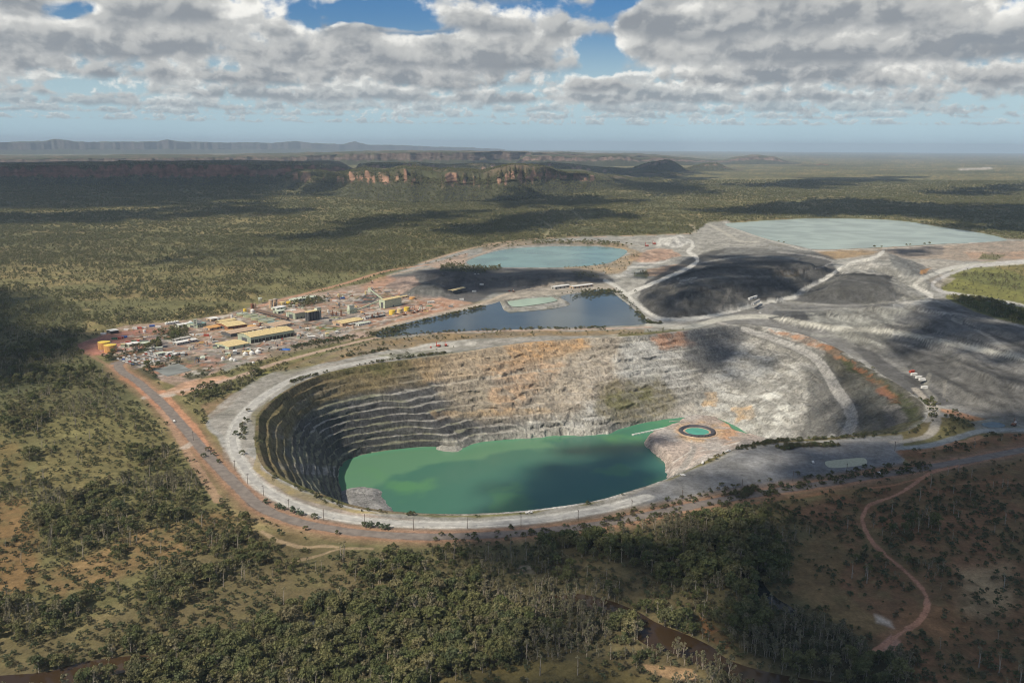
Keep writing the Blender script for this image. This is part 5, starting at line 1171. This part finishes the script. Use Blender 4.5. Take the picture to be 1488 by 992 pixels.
    tank('large yellow tank below the crusher building, left of three',(570,456.6),5.9,7.5,'yellow'); tank('smaller yellow tank below the crusher building, middle of three',(580.6,454.2),4.6,7,'cream'); tank('yellow tank below the crusher building, right of three',(591,451.6),5.3,6.8,'yellow')
    tank('flat orange tank behind the crusher building near the black stockpile',(599.3,434.4),6,3.8,'orange')
    for i,(x,y) in enumerate([(242,471.6),(246,471),(250,470.4),(254,469.8),(258,469.2)]):
        tank(['white','white','white','white','white'][i]+' small tank number %s from the left in the row on the red bank'%['one','two','three','four','five'][i],(x,y),2.7,3.2,'white',name='water_tank',dome=.3,group='white tanks on the red bank',stair=False)
    for i,(x,y,l) in enumerate([(324,522.6,'round white water tank on the red ground beside the dark ore bags'),(336.6,523.6,'larger white domed tank right of the round water tank'),(341,524.4,'small white tank touching the larger domed one'),(356.4,516,'white domed tank, left of three in front of the square cream shed'),(366,514.6,'white domed tank, middle of three in front of the square cream shed'),(375,512.8,'white domed tank, right of three in front of the square cream shed'),(368,527.8,'lone white tank on the grass by the pink track')]):
        tank(l,(x,y),[2.6,3.3,2.2,3.6,3.8,4,1.9][i],[3,2.6,2,3,3,3,2][i],'white',name='water_tank',dome=.35,stair=False)
    # elevated water tank
    p=at(378.3,440.6); t=thing('water_tower','pale round water tank raised on legs above the bush','water tower',p)
    MB().cyl(0,0,7,11,3.6,4.2,n=18).build('bowl',M('lgreen'),t)
    for a in range(4): MB().beam((3.4*math.cos(a*1.57+.7),3.4*math.sin(a*1.57+.7),-.3),(2.6*math.cos(a*1.57+.7),2.6*math.sin(a*1.57+.7),7.2),.45).build('leg',M('grey'),t)
    # dark silo block
    a,L,rot,_=frame_((448.6,467),(468,463),None,8); t=thing('silo_block','block of tall dark grey ribbed silos with pale headhouse on top','silo',a,rot)
    for i in range(5):
        for j in range(2):
            s=MB(); s.cyl(2.4+i*(L-4.8)/4,2.4+j*5,-.2,15.6,2.45,n=16)
            for z in range(1,12): s.cyl(2.4+i*(L-4.8)/4,2.4+j*5,z*1.3,z*1.3+.3,2.6,n=16)
            s.build('silo_shell',M('dark'),t)
    MB().box(0,L,-.4,9.8,15.6,16.6).build('deck',M('cream'),t); MB().box(L*.68,L*.98,1,8,16.6,20.4).build('headhouse',M('lgreen'),t); MB().box(L*.66,L,.6,8.4,20.4,20.8).build('roof',M('conc'),t)
    MB().beam((L*.82,-1,-.2),(L*.82,-1,16),1.4).build('ladder_shaft',M('grey'),t)
    # secondary crusher
    a,L,rot,_=frame_((508,456),(519.4,454),None,8); t=thing('secondary_crusher','stepped pale green crusher tower at the foot of the long conveyor','tower',a,rot)
    MB().box(0,L,0,8,-.2,7.5).build('lower_block',M('pgreen'),t); MB().box(1,L*.62,1,7,7.5,15).build('upper_block',M('lgreen'),t); MB().box(.6,L*.66,.6,7.4,15,15.4).build('roof',M('conc'),t)
    for i in range(3): MB().box(1+i*3.4,2.4+i*3.4,-.08,.02,3,4.6).build('window',M('glass'),t)
    def conveyor(label,A,za,B,zb,w,col,name='conveyor'):
        a,b=at(*A),at(*B); o=a.copy(); t=thing(name,label,'conveyor',a)
        e=b-a; g=MB().beam((0,0,za),(e.x,e.y,zb),w,w*.85); g.build('gallery',M(col),t)
        n=max(2,int(e.length/16))
        for i in range(1,n+1):
            f=i/(n+.4); z=za+(zb-za)*f
            for sd in (-1,1):
                q=Vector((-e.y,e.x,0)).normalized()*w*.5*sd
                MB().beam((e.x*f+q.x*1.5,e.y*f+q.y*1.5,-.3),(e.x*f+q.x,e.y*f+q.y,z-w*.4),.4).build('trestle_leg',M('grey'),t)
    conveyor('cream conveyor gallery rising from the stepped tower to the crusher building',(520,453.6),5,(555,445.4),13,2.2,'pgreen')
    conveyor('cream conveyor gallery climbing from the crusher building towards the bush edge',(559,446),12,(537,424),6,2.2,'pgreen')
    conveyor('long brown covered conveyor crossing behind the round settling tanks',(371,453.5),5,(419,466.5),5,4.2,'brown')
    conveyor('thin grey pipe bridge running past the dark silo block',(470,463),4,(507,456.5),4,1.2,'grey')
    p=at(537,424.5); t=thing('transfer_tower','small cream transfer tower at the top of the bush edge conveyor','tower',p); MB().box(-3,3,-3,3,-.2,10).build('tower_shaft',M('lgreen'),t); MB().box(-3.4,3.4,-3.4,3.4,10,10.4).build('roof',M('cream'),t)
    for x,y,h,l in [(483.5,461,13,'rusty lattice stack left of three between silo block and stepped tower'),(489,462,12,'rusty lattice stack middle of three between silo block and stepped tower'),(496,459.6,14,'rusty lattice stack right of three between silo block and stepped tower'),(549,461,10,'thin rusty frame stack beside the yellow tanks'),(541,462,8,'short rusty frame stack left of the yellow tanks')]:
        p=at(x,y); t=thing('stack_tower',l,'stack',p); MB().cyl(0,0,-.2,h,.75,.55,n=10).build('flue',M('rust'),t)
        fr=MB()
        for sx,sy in ((1,1),(1,-1),(-1,1),(-1,-1)): fr.beam((1.6*sx,1.6*sy,-.2),(1.1*sx,1.1*sy,h*.8),.3)
        for z in (h*.25,h*.5,h*.75): fr.box(-1.6,1.6,-1.6,1.6,z,z+.25)
        fr.build('frame',M('rust'),t)
    # tarped heaps
    for P,c,s,l in [((414,508),'blue',5.5,'bright blue tarpaulin spread over a heap by the row of trees'),((474,494.6),'dgreen',3.6,'small green tarpaulin on the gravel yard'),((624,444.5),'dgreen',4,'green tarpaulin on the red ground right of the yellow tanks')]:
        p=at(*P); m=MB(); n=16; v=[(0,0,1.8)]+[(math.cos(i*6.283/n)*s*(1.3+.15*math.sin(i*2.1)),math.sin(i*6.283/n)*s*(.7+.1*math.cos(i*3)),1.5) for i in range(n)]+[(math.cos(i*6.283/n)*s*1.65,math.sin(i*6.283/n)*s*.95,-.1) for i in range(n)]
        m.add(v,[(0,1+i,1+(i+1)%n) for i in range(n)]+[(1+i,1+n+i,1+n+(i+1)%n,1+(i+1)%n) for i in range(n)])
        tagged(m.build('tarpaulin',M(c)),l,'tarpaulin').location=p
    # containers
    CN=[(166.6,493,'dgreen','green shipping container beside the red ones in the red yard'),(173,492.4,'red','red shipping container between the green and the blue one'),(181,490.6,'blue','blue shipping container at the right end of its row'),(176,491.6,'red','red shipping container touching the blue one'),(187,498.6,'red','red container lying behind the open white shed'),(194,497,'dgreen','dark green container beside the red one behind the white shed'),(199,496.4,'red','short red container right of the dark green one'),(150.5,486,'white','white container alone at the bush corner of the red yard'),
     (184,480,'white','white container first along the bush edge'),(190,480.6,'tan','tan container second along the bush edge'),(196,478,'white','white container with red neighbour along the bush edge'),(203,477.6,'red','red container along the bush edge'),(209,477,'white','white container left of the blue one on the bush edge'),(221,474.6,'blue','blue container on the bush edge'),(230,476,'white','white container between blue container and white tanks'),(671,435.6,'white','white container standing alone before the yellow roofed shelter'),
     (689,424,'white','pale container right of the yellow roofed shelter'),(700,414,'white','white container on the black ground beyond the shelter'),(596,447,'white','pale container right of the yellow tanks'),(655,446,'grey','grey container at the pond end of the red ground'),(498,434,'blue','blue container on the gravel beyond the hedge block'),(486,438,'white','white container behind the hedge block'),(1325,541,'red','red container at the head of the white ones below the grey dump'),(1328,545,'white','white container beside the red one below the grey dump'),(1335,549.4,'white','white container in the middle of the lot below the grey dump'),(1340,552.6,'white','white container last of the row below the grey dump'),(1343,565,'white','lone white container nearest the pit below the grey dump'),
     (353,501,'red','red container on the yard left of the workshop end'),(300,488,'red','red container beside the trees left of the store shed'),(292,487,'white','white container beside the trees left of the store shed'),(293,499,'orange','orange container at the right end of the white demountable')]
    for x,y,c,l in CN:
        p=at(x,y); t=thing('shipping_container',l,'container',p,rot=random.uniform(.1,.5)); b=MB().box(-4.2,4.2,-1.6,1.6,0,3)
        for i in range(10): b.box(-4+i*.85,-3.7+i*.85,-1.68,1.68,.2,2.8)
        b.build('container_body',M(c),t); MB().box(4.2,4.3,-1.4,1.4,.2,2.8).build('door',M('conc' if c!='white' else 'grey'),t)
build_plant()
def clutter():
    r=random.Random(21); PL=[(135,505),(200,481),(300,466),(400,440),(480,428),(545,416),(575,428),(670,442),(600,458),(520,474),(500,488),(400,506),(320,530),(235,530),(200,512)]
    poly=np.array(PL,float); near_=[('the orange tanks',156,508),('the car park',205,522),('the white demountables',270,498),('the pale green tower',285,474),('the brown sheds',335,474),('the settling tanks',375,463),('the square cream shed',345,506),('the long workshop',395,490),('the pink roofed building',435,461),('the dark silo block',458,464),('the green lawn',475,477),('the awning building',512,472),('the stepped tower',513,455),('the crusher building',571,445),('the yellow tanks',580,455),('the red ground',640,446),('the hedge block',450,440),('the tan silo pair',397,446),('the bush edge conveyor',545,422)]
    avoid=[(358,494,80,14),(397,493,66,12),(458,465,30,10),(571,445,40,16),(375,463,62,16),(156,508,28,14),(476,476,42,14),(330,474,60,14),(534,436,38,14),(438,461,36,12),(512,472,40,10),(205,522,60,22),(251,486,54,20),(250,538,60,22)]
    k=0;tries=0;used={}
    while k<150 and tries<4000:
        tries+=1; x=r.uniform(130,680); y=r.uniform(412,540)
        if sdf(np.array([x]),np.array([y]),poly)[0]<1: continue
        if any(abs(x-a)<w/2 and abs(y-b)<h/2 for a,b,w,h in avoid): continue
        c=r.choice(['white','white','conc','tan','rust','grey','lgreen','cream','pink','dark','brown','orange']); nm=min(near_,key=lambda q:(q[1]-x)**2+4*(q[2]-y)**2); ty=r.choice(['hut','hut','stack','frame','tank'])
        side='left of' if x<nm[1]-8 else 'right of' if x>nm[1]+8 else 'behind' if y<nm[2] else 'in front of'
        cn={'conc':'pale grey','lgreen':'pale green','pink':'pinkish','rust':'rusty'}.get(c,c); p=at(x,y); rot=.28+r.choice([0,1.57])
        if ty=='hut':
            w,d_,h=r.uniform(5,13),r.uniform(3.5,7),r.uniform(2.6,4.5); sz='long' if w>9.5 else 'small'; lab='%s hut with %s roof %s %s'%(sz,cn,side,nm[0]); t=thing('site_hut',lab,'hut',p,rot,lab.replace('hut','huts'))
            MB().box(0,w,0,d_,-.2,h).build('wall',M(r.choice(['conc','grey','pgreen','tan'])),t); MB().gable(0,w,0,d_,h+.02,.7,.2,.3).build('roof',M(c),t); MB().box(w*.4,w*.4+1.2,-.06,.02,0,2.2).build('door',M('dark'),t)
        elif ty=='stack':
            lab='pile of %s crated goods %s %s'%(cn,side,nm[0]); b=MB()
            for i in range(6): 
                xx,yy=r.uniform(-4,4),r.uniform(-2.5,2.5); b.box(xx,xx+r.uniform(1.5,3),yy,yy+r.uniform(1.2,2.4),-.05,r.uniform(1,2.8))
            o=b.build('goods_stack',M(c)); o.location=p; o.rotation_euler=(0,0,rot); tagged(o,lab,'goods stack',lab+' group')
        elif ty=='frame':
            lab='%s steel pipe rack %s %s'%(cn,side,nm[0]); t=thing('pipe_rack',lab,'pipe rack',p,rot,lab+' group'); f=MB(); L=r.uniform(10,22)
            for i in range(4):
                for yy in (0,2.4): f.box(L*i/3-.18,L*i/3+.18,yy-.18,yy+.18,-.2,4.2)
                f.box(L*i/3-.18,L*i/3+.18,0,2.4,4,4.3)
            f.build('rack_frame',M('grey'),t); pp=MB()
            for yy in (.5,1.2,1.9): pp.beam((-1,yy,4.55),(L+1,yy,4.55),.42)
            pp.build('pipes',M(c),t)
        else:
            rr_=r.uniform(1.5,3.0); lab='small %s vessel %s %s'%(cn,side,nm[0]); t=thing('process_vessel',lab,'vessel',p,0,lab.replace('vessel','vessels')); h=r.uniform(2.5,7)
            MB().cyl(0,0,-.2,h,rr_,n=14,cap=False).build('shell',M(c),t); MB().cyl(0,0,h,h+.5,rr_,rr_*.2,n=14).build('vessel_top',M(c),t)
        k+=1
clutter()
# ------------------------------------------------------------------ vehicles
def car_mesh(col,ute=False):
    b=MB(); prof=[(-2.3,.35),(-2.3,.95),(-1.5,1.02),(-.9,1.5),(.9,1.52),(1.5,1.0),(2.3,.9),(2.3,.35)]
    if ute: prof=[(-2.6,.45),(-2.6,1.1),(-.6,1.1),(-.5,1.75),(.8,1.75),(1.4,1.15),(2.5,1.05),(2.5,.45)]
    n=len(prof); v=[(x,y,z) for y in (-.9,.9) for x,z in prof]
    b.add(v,[tuple(range(n)),tuple(range(2*n-1,n-1,-1))]+[(i,n+i,n+(i+1)%n,(i+1)%n) for i in range(n)]); nb=len(b.F)
    b.box(-.85,.8,-.92,.92,1.05,1.4) if not ute else b.box(-.42,.75,-.92,.92,1.2,1.6); ng=len(b.F)
    for x in (-1.45,1.45):
        for y in (-.86,.86):
            k=8; vv=[(x+.36*math.cos(6.283*i/k),yy,.36+.36*math.sin(6.283*i/k)) for yy in (y-.12,y+.12) for i in range(k)]
            b.add(vv,[(i,(i+1)%k,k+(i+1)%k,k+i) for i in range(k)]+[tuple(range(k)),tuple(range(2*k-1,k-1,-1))])
    me=bpy.data.meshes.new('car'); me.from_pydata(b.V,[],b.F); me.update()
    for c in (col,'glass','black'): me.materials.append(M(c))
    me.polygons.foreach_set('material_index',[0 if i<nb else 1 if i<ng else 2 for i in range(len(b.F))]); return me
CARS={c:car_mesh(c) for c in ('white','grey','red','blue','dark')}; UTE=car_mesh('white',True)
def car(x,y,rot,c,label,group=None,ute=False):
    o=bpy.data.objects.new('parked_ute' if ute else 'parked_car',UTE if ute else CARS[c]); SC.collection.objects.link(o); o.location=at(x,y); o.location.z+=.12; o.rotation_euler=(0,0,rot); o.scale=(1.15,1.15,1.15)
    tagged(o,label,'car' if not ute else 'utility truck',group)
a=at(180,528.5); b_=at(226,517.5); d=(b_-a).normalized(); nn=Vector((-d.y,d.x,0)); rr=random.Random(3)
WD=['first','second','third','fourth','fifth','sixth','seventh']
colw={'white':'white','grey':'silver grey','red':'red','blue':'blue','dark':'dark'}
for row in range(7):
    for k in range(14):
        if rr.random()<0.30: continue
        p=a+d*(k*3.4*1.35+rr.uniform(-.5,.5)+row*2)+nn*(row*9.5-27+rr.uniform(-.6,.6)); c=rr.choice(['white']*12+['grey','grey','grey','grey','red','blue','dark','dark'])
        x,y=proj(np.array(p[:])); pos='near the gate end' if k<5 else 'half way along' if k<10 else 'at the shed end'
        car(float(x),float(y),math.atan2(d.y,d.x)+1.57+rr.uniform(-.06,.06),c,'%s car %s of the %s parking row from the road'%(colw[c],pos,WD[row]),'%s cars %s of the %s parking row'%(colw[c],pos,WD[row]))
car(253,612.5,2.15,'white','white car driving alone on the sealed road left of the pit')
car(768.5,745.5,.25,'white','white utility truck on the rim pad above the green water',ute=True)
for i,(x,y,c,l) in enumerate([(1021,673,'white','white utility truck on the grey pad edge below the peninsula'),(992,691,'white','small white truck by the shrub line beside the shaded water'),(1058,656,'white','white utility truck at the shrub belt right of the peninsula'),(1181,672,'white','white vehicle on the dark grey pad left of the pale puddle'),(1277,688,'white','white vehicle on the sealed road below the pale puddle'),(384,497,'white','white car before the bays of the long workshop, near end'),(396,495,'white','white car before the middle bays of the long workshop'),(410,493,'red','red car before the far bays of the long workshop'),(446,487,'white','white car on the yard right of the workshop'),(452,486,'white','second white car on the yard right of the workshop'),(443,484,'grey','grey car behind the white ones right of the workshop'),(505,476,'white','white car beside the orange roofed awning building'),(626,505,'red','red vehicle on the pale pad above the far pit wall'),(690,399,'white','white truck on the black stock ground, left one'),(695,398.4,'white','white truck on the black stock ground, right one'),(860,417,'grey','grey vehicle at the causeway sheds'),(1104,455,'white','white vehicle on the dark flat by the haul road junction'),(740,423,'red','red vehicle on the causeway by the dark pond')]):
    car(x,y,rr.uniform(0,3),c,l,ute=('utility' in l))
# red drill rigs and rusty machines
def machine(x,y,rot,c,label,s=1.0):
    t=thing('drill_rig',label,'machine',at(x,y),rot); t.scale=(s,s,s)
    MB().box(-4,4,-2.2,-1.2,0,1.3).build('crawler_track',M('black'),t); MB().box(-4,4,1.2,2.2,0,1.3).build('crawler_track',M('black'),t)
    MB().box(-3.6,3.0,-1.8,1.8,1.3,3.4).build('machine_body',M(c),t); cb=MB().box(1.2,3.2,-1.7,.2,3.4,5.2).build('cab',M('white'),t); MB().box(3.2,3.26,-1.5,0,3.8,5).build('windscreen',M('glass'),cb)
    MB().beam((3.8,.8,1),(3.4,.8,9),.7).build('mast',M(c),t)
for x,y,c,l in [(637,503.5,'red','red drill rig on the pale pad above the pit wall, left one'),(648,502.6,'red','red drill rig on the pale pad above the pit wall, right one'),(746,424,'rust','orange drill rig on the causeway by the dark pond'),(940,358,'red','red machine on the pale ground beyond the dark stockpile, left one'),(951,355,'red','red machine on the pale ground beyond the dark stockpile, right one'),(601,455,'rust','rusty machine left in the scrap row by the dark pond'),(607,453,'rust','rusty machine second in the scrap row by the dark pond'),(616,452,'rust','rusty machine last in the scrap row by the dark pond'),(588,458,'rust','rusty machine nearest the yellow tanks'),(540.5,411,'rust','rusty machine behind the bush edge conveyor'),(1473,618,'rust','orange machine beside the small pond by the grey road')]:
    machine(x,y,rr.uniform(0,3),c,l,.9 if y>380 else 1.4)
# ------------------------------------------------------------------ power poles round the rim road
POLES=[(341.5,683),(360,703),(383,720),(420,741),(470.5,756),(530,763.5),(601,770),(679,767.5),(757,765.5),(840,757),(918,742),(991,727),(1078,711),(1152,698.5),(1230,687.5),(281,640),(306,660),(1300,655)]
pm=MB().cyl(0,0,-.4,10.2,.26,.17,n=8); pole_me=None
for i,(x,y) in enumerate(POLES):
    p=at(x,y); q=at(*POLES[min(i+1,14)]) if i<14 else at(POLES[i-1][0],POLES[i-1][1]); rt=math.atan2(q.y-p.y,q.x-p.x)+1.57
    t=thing('power_pole','','pole',p,rt,'power poles along the rim road')
    near=['beside the pale pad at the left bend','on the left bend','where the road curves below the left benches','below the brown shrub bank','above the two pale tracks','left of the green shrub clump','below the grey shelf of the lake','below the middle of the green water','just left of the white utility truck','below the cloud shadow on the water','below the shaded shrub bank','at the start of the dark pad','in the middle of the dark pad edge','left of the pale puddle','below the pale puddle','near the red track left of the pit','between red track and pit','at the end of the dark pad'][i]
    t['label']='thin dark power pole '+near
    if pole_me is None:
        a=pm.build('pole_shaft',M('wood'),t); b=MB().box(-1.3,1.3,-.12,.12,9.2,9.45).build('crossarm',M('wood'),t); ins=MB()
        for k in (-1.1,0,1.1): ins.cyl(k,0,9.45,9.8,.1,n=6)
        c=ins.build('insulators',M('conc'),t); pole_me=(a.data,b.data,c.data)
    else:
        for nm,me in zip(('pole_shaft','crossarm','insulators'),pole_me): link(nm,me,t)
# ------------------------------------------------------------------ peninsula, lined ring pond, boom, shelf
PEN=[(966,676),(961,668),(955,662),(945,655),(937,648),(937,641),(945,634),(958,629),(975,622),(990,614),(1010,610),(1035,611),(1052,616),(1062,624),(1075,634),(1100,640),(1130,650),(1150,690),(1080,730),(1020,735),(985,715),(970,695)]
SHELF=[(500,712),(520,707),(545,709),(556,712),(560,724),(568,735),(580,747),(600,770),(560,800),(520,770),(495,735),(488,718)]
def mound(name,px_,z0,hgt,run,colfn,step=2.2):
    g=gpoly(px_,z0,6)[:,:2]; xs=np.arange(g[:,0].min()-8,g[:,0].max()+8,step); ys=np.arange(g[:,1].min()-8,g[:,1].max()+8,step)
    X,Y=np.meshgrid(xs,ys); nr,nc=X.shape; x,y=X.ravel(),Y.ravel(); n=fbm(x/14,y/14,5,4); n2=fbm(x/45,y/45,6,3); s=sdf(x,y,g)+(n-.5)*9
    z=z0-4+4*sst(s,-4,1)+hgt(x,y,s)*sst(s,0,run)+(n-.5)*1.8*sst(s,0,run)
    px,py=proj(np.stack([x,y,z],-1)); col=colfn(px,py,n,n2,s)
    Fc=grid_faces(nr,nc); k=(s[Fc]>-5).any(1); Fc=Fc[k]; me=mk_mesh(name,np.stack([x,y,z],-1),Fc,np.clip(col,.01,.8),True,M_ROCK); 
    if me.polygons[0].normal.z<0: me.flip_normals()
    return link(name,me,kind='structure')
RPZ=ZL+10.5; rpc=unproj(1013,627,RPZ)
def pen_h(x,y,s):
    h=10.5+np.zeros_like(x); d=np.hypot(x-rpc[0],y-rpc[1]); near=sst(-(y-rpc[1]),40,190)
    h=h+near*26*sst(s,0,60); return np.where(d<24,10.5,h)
def pen_c(px,py,n,n2,s):
    c=np.tile((0.46,0.385,0.33),(px.size,1))*(0.65+0.7*n)[:,None]; c=lerp(c,np.array((0.55,0.52,0.48)),(sst(n2,.5,.65)*.6)[:,None])
    d=np.hypot((px-1016)/34,(py-627)/15); c=lerp(c,np.array((0.52,0.34,0.16))*(0.6+.8*n)[:,None],(1-sst(d,.75,1.3))[:,None]*(.75*sst(n,.35,.6))[:,None])
    m=sst(px,1040,1056)*(1-sst(px,1066,1080))*(1-sst(py,640,650)); c=lerp(c,np.array((0.55,0.30,0.14)),(m*.7*sst(n,.4,.6))[:,None])
    c=lerp(c,np.array((0.26,0.25,0.24)),(sst(px,1055,1085)*sst(py,628,645)*.8)[:,None]); 
    c=lerp(c,np.array((0.36,0.34,0.31)),(1-sst(pldist(px,py,[(1008,652),(1003,664),(985,690)]),3,6))[:,None]*.8)
    c=lerp(c,np.array((0.62,0.58,0.52)),(1-sst(np.minimum(pldist(px,py,[(1005,640),(1004,655),(990,664),(978,672)]),pldist(px,py,[(1018,655),(1045,650),(1075,642)])),.5,1.4))[:,None]*.8)
    return c
mound('peninsula_terrain',PEN,ZL,pen_h,9,pen_c)
mound('shelf_terrain',SHELF,ZL,lambda x,y,s:4.0+0*x,16,lambda px,py,n,n2,s:np.tile((0.27,0.265,0.255),(px.size,1))*(0.6+.8*n)[:,None])
mound('shelf_terrain',[(634,650),(650,646),(672,648),(670,655),(655,657),(638,655)],ZL,lambda x,y,s:3.0+0*x,8,lambda px,py,n,n2,s:np.tile((0.36,0.35,0.31),(px.size,1))*(0.6+.8*n)[:,None])
t=thing('lined_ring_pond','round pond with black liner and orange rim on the pale peninsula','pond',(float(rpc[0]),float(rpc[1]),RPZ))
n=48
def ringm(name,rs,zs,m,el=1.04):
    V=[];Fc=[]
    for r,z in zip(rs,zs): V+=[((r+.5*math.sin(i*.9)*(r>15))*el*math.cos(6.2832*i/n),(r+.5*math.cos(i*1.3))*math.sin(6.2832*i/n),z) for i in range(n)]
    for k in range(len(rs)-1): Fc+=[(k*n+i,(k+1)*n+i,(k+1)*n+(i+1)%n,k*n+(i+1)%n) for i in range(n)]
    return MB().add(V,Fc).build(name,m,t)
ringm('liner',[24.9,24.0,22.4,21.0,18.4],[-.3,2.3,3.0,2.6,.4],mat('pond_liner',(0.06,0.06,0.07),0.5)); ringm('inner_beach',[18.4,16.6,14],[.5,.75,.3],M('tan')); ringm('pond_surface',[16.9,.1],[.6,.6],water_mat('ring_water',(0.10,0.37,0.27),.25))
ringm('outer_rim',[28.5,27.5,25.4],[-.4,1.0,.6],M('tan'))
for k in range(7): 
    a_=-2.1+k*.17; tagged(MB().box(-.8,.8,-.8,.8,0,2.2).box(-.5,.5,-1.1,1.1,.3,1.2).build('pump_unit',M('dark')),'small dark pump unit on the near rim of the lined ring pond','pump','pump units on the ring pond rim').location=(float(rpc[0])+27*math.cos(a_),float(rpc[1])+26*math.sin(a_),RPZ+.9)
def float_line(label,A,B,z,r,m):
    a=Vector(unproj(*A,z)); b=Vector(unproj(*B,z)); bb=MB().beam((0,0,0),b-a,r*2); L=(b-a).length
    for i in range(int(L/6)): q=(b-a)*(i/(L/6)); bb.box(q.x-r*1.5,q.x+r*1.5,q.y-r*1.2,q.y+r*1.2,-r*.9,r*1.1)
    o=bb.build('floating_boom',M(m)); o.location=a; tagged(o,label,'floating boom')
float_line('white floating pipeline reaching from the peninsula across the green water',(919.5,631.5),(978,619),ZL+.5,.9,'white')
float_line('short pale floating line near the far shore behind the peninsula',(973,612.2),(988,611),ZL+.4,.5,'conc')
# ------------------------------------------------------------------ shrubs along the road and rim
SP_=[trunk_crown(s,3.0,4.4,12,18,0.36,kind='shrub',leafm=M_PALE if s%2 else M_SHRUB,bark=M_DBARK) for s in (61,62,63,64)]
def shrub(x,y,s,k,label,z=None,group='shrubs along the ring road'):
    p=at(x,y) if z is None else Vector(unproj(x,y,z)); t=thing('shrub',label,'shrub',p,rr.uniform(0,6),group); t.scale=(s,s,s)
    for nm,me in zip(('trunk','crown'),SP_[k]): link(nm,me,t)
RS=[(342,632,1.5,1,'dark shrub nearest the junction of pale haul road and left rim'),(372,640,1.2,1,'dark shrub on the brown upper bench'),(378,646,1.6,3,'larger shrub on the brown upper bench'),(352,660,1.3,1,'dark shrub beside the haul road bend'),(296,664,1.2,1,'low shrub on the left road shoulder'),(303,655,1.4,1,'wide shrub on the left road shoulder'),(311,662,1.2,3,'shrub right of the wide one on the left road shoulder'),(318,672,1.1,1,'shrub on the red shoulder by the first poles'),(388,731,1.3,0,'pale green shrub on the verge below the third pole'),(403,738,1.5,0,'round pale green shrub on the verge'),(411,740,1.2,0,'small pale green shrub touching the round one'),(428,745,1.7,2,'large pale green shrub on the verge'),(436,748,1.5,0,'pale shrub right of the large one on the verge'),(457,753,1.3,1,'single dark shrub between two poles'),(530,765,1.3,1,'dark shrub at the foot of a pole'),(536,766,1.6,0,'pale shrub right of the pole foot'),(549,767,1.4,2,'pale shrub second right of the pole foot'),(558,768,1.5,0,'pale shrub third right of the pole foot'),(566,768,1.2,0,'pale shrub last in the clump right of the pole foot'),(490,776,1,3,'small dark shrub below the sealed road'),(444,770,1.1,3,'small dark shrub below the road near the pale tracks')]
for x,y,s,k,l in RS: shrub(x,y,s,k,l)
SHC=bpy.data.collections.new('shrub_kinds')
for i,s in enumerate((71,72,73)):
    o=bpy.data.objects.new('%02d_shrub'%i,whole(s,2.6,3.8,8,12,0.42,kind='shrub',leafm=M_SHRUB,bark=M_DBARK)); SHC.objects.link(o)
def belt(pts,w,n,r):
    g=gpoly(pts,0,5,False)[:,:2]; k=r.uniform(0,len(g)-1.001,n); i=k.astype(int); f=k-i; P=g[i]*(1-f)[:,None]+g[i+1]*f[:,None]
    return P+r.normal(size=(n,2))*w
r2=np.random.default_rng(8); B=[]
for pts,w,n_ in [([(715,744),(760,740),(800,735),(856,728),(906,715),(940,700),(973,690),(1010,672),(1031,664),(1070,650)],2.2,420),([(1070,650),(1109,642),(1168,637),(1222,633),(1300,628)],4.5,420),([(1135,652),(1165,648),(1216,647)],2.5,140),([(424,555),(460,545),(500,537),(540,528),(600,519),(650,513)],1.5,190),([(560,507),(540,512),(500,518)],3,60),
  ([(1070,722),(1160,705),(1260,690),(1340,677)],7,200),([(620,781),(760,779),(860,768),(960,750),(1060,731)],6,120),([(880,757),(960,738),(1040,722),(1100,712)],2,60),([(430,700),(470,722),(520,738),(600,747)],3,70),([(425,505),(450,500),(480,495),(515,488)],5,150),([(560,481),(600,471),(660,456),(700,446)],4,260),([(545,486),(560,484),(580,478)],9,110),([(560,489),(680,481),(800,478),(880,476)],4,160),([(905,430),(925,452),(942,468),(960,470)],3,120),([(840,430),(870,424),(890,424)],16,260),([(1250,530),(1300,565),(1345,590)],6,120),([(1310,610),(1345,600),(1352,580)],7,100),([(360,598),(352,625),(350,640)],2,20),([(400,690),(440,710),(455,716)],2,40)]:
    B.append(belt(pts,w,n_,r2))
B=np.concatenate(B); thB=np.arctan2(B[:,1]-PC[1],B[:,0]-PC[0]); okb=np.hypot(B[:,0]-PC[0],B[:,1]-PC[1])>rimr(thB)+1.0; B=B[okb]
instancer('shrubbery',np.stack([B[:,0],B[:,1],ground_h(B[:,0],B[:,1])],-1),r2.integers(0,3,len(B)),r2.uniform(.5,1.5,len(B)),r2.uniform(0,6,len(B)),SHC,kind='stuff')
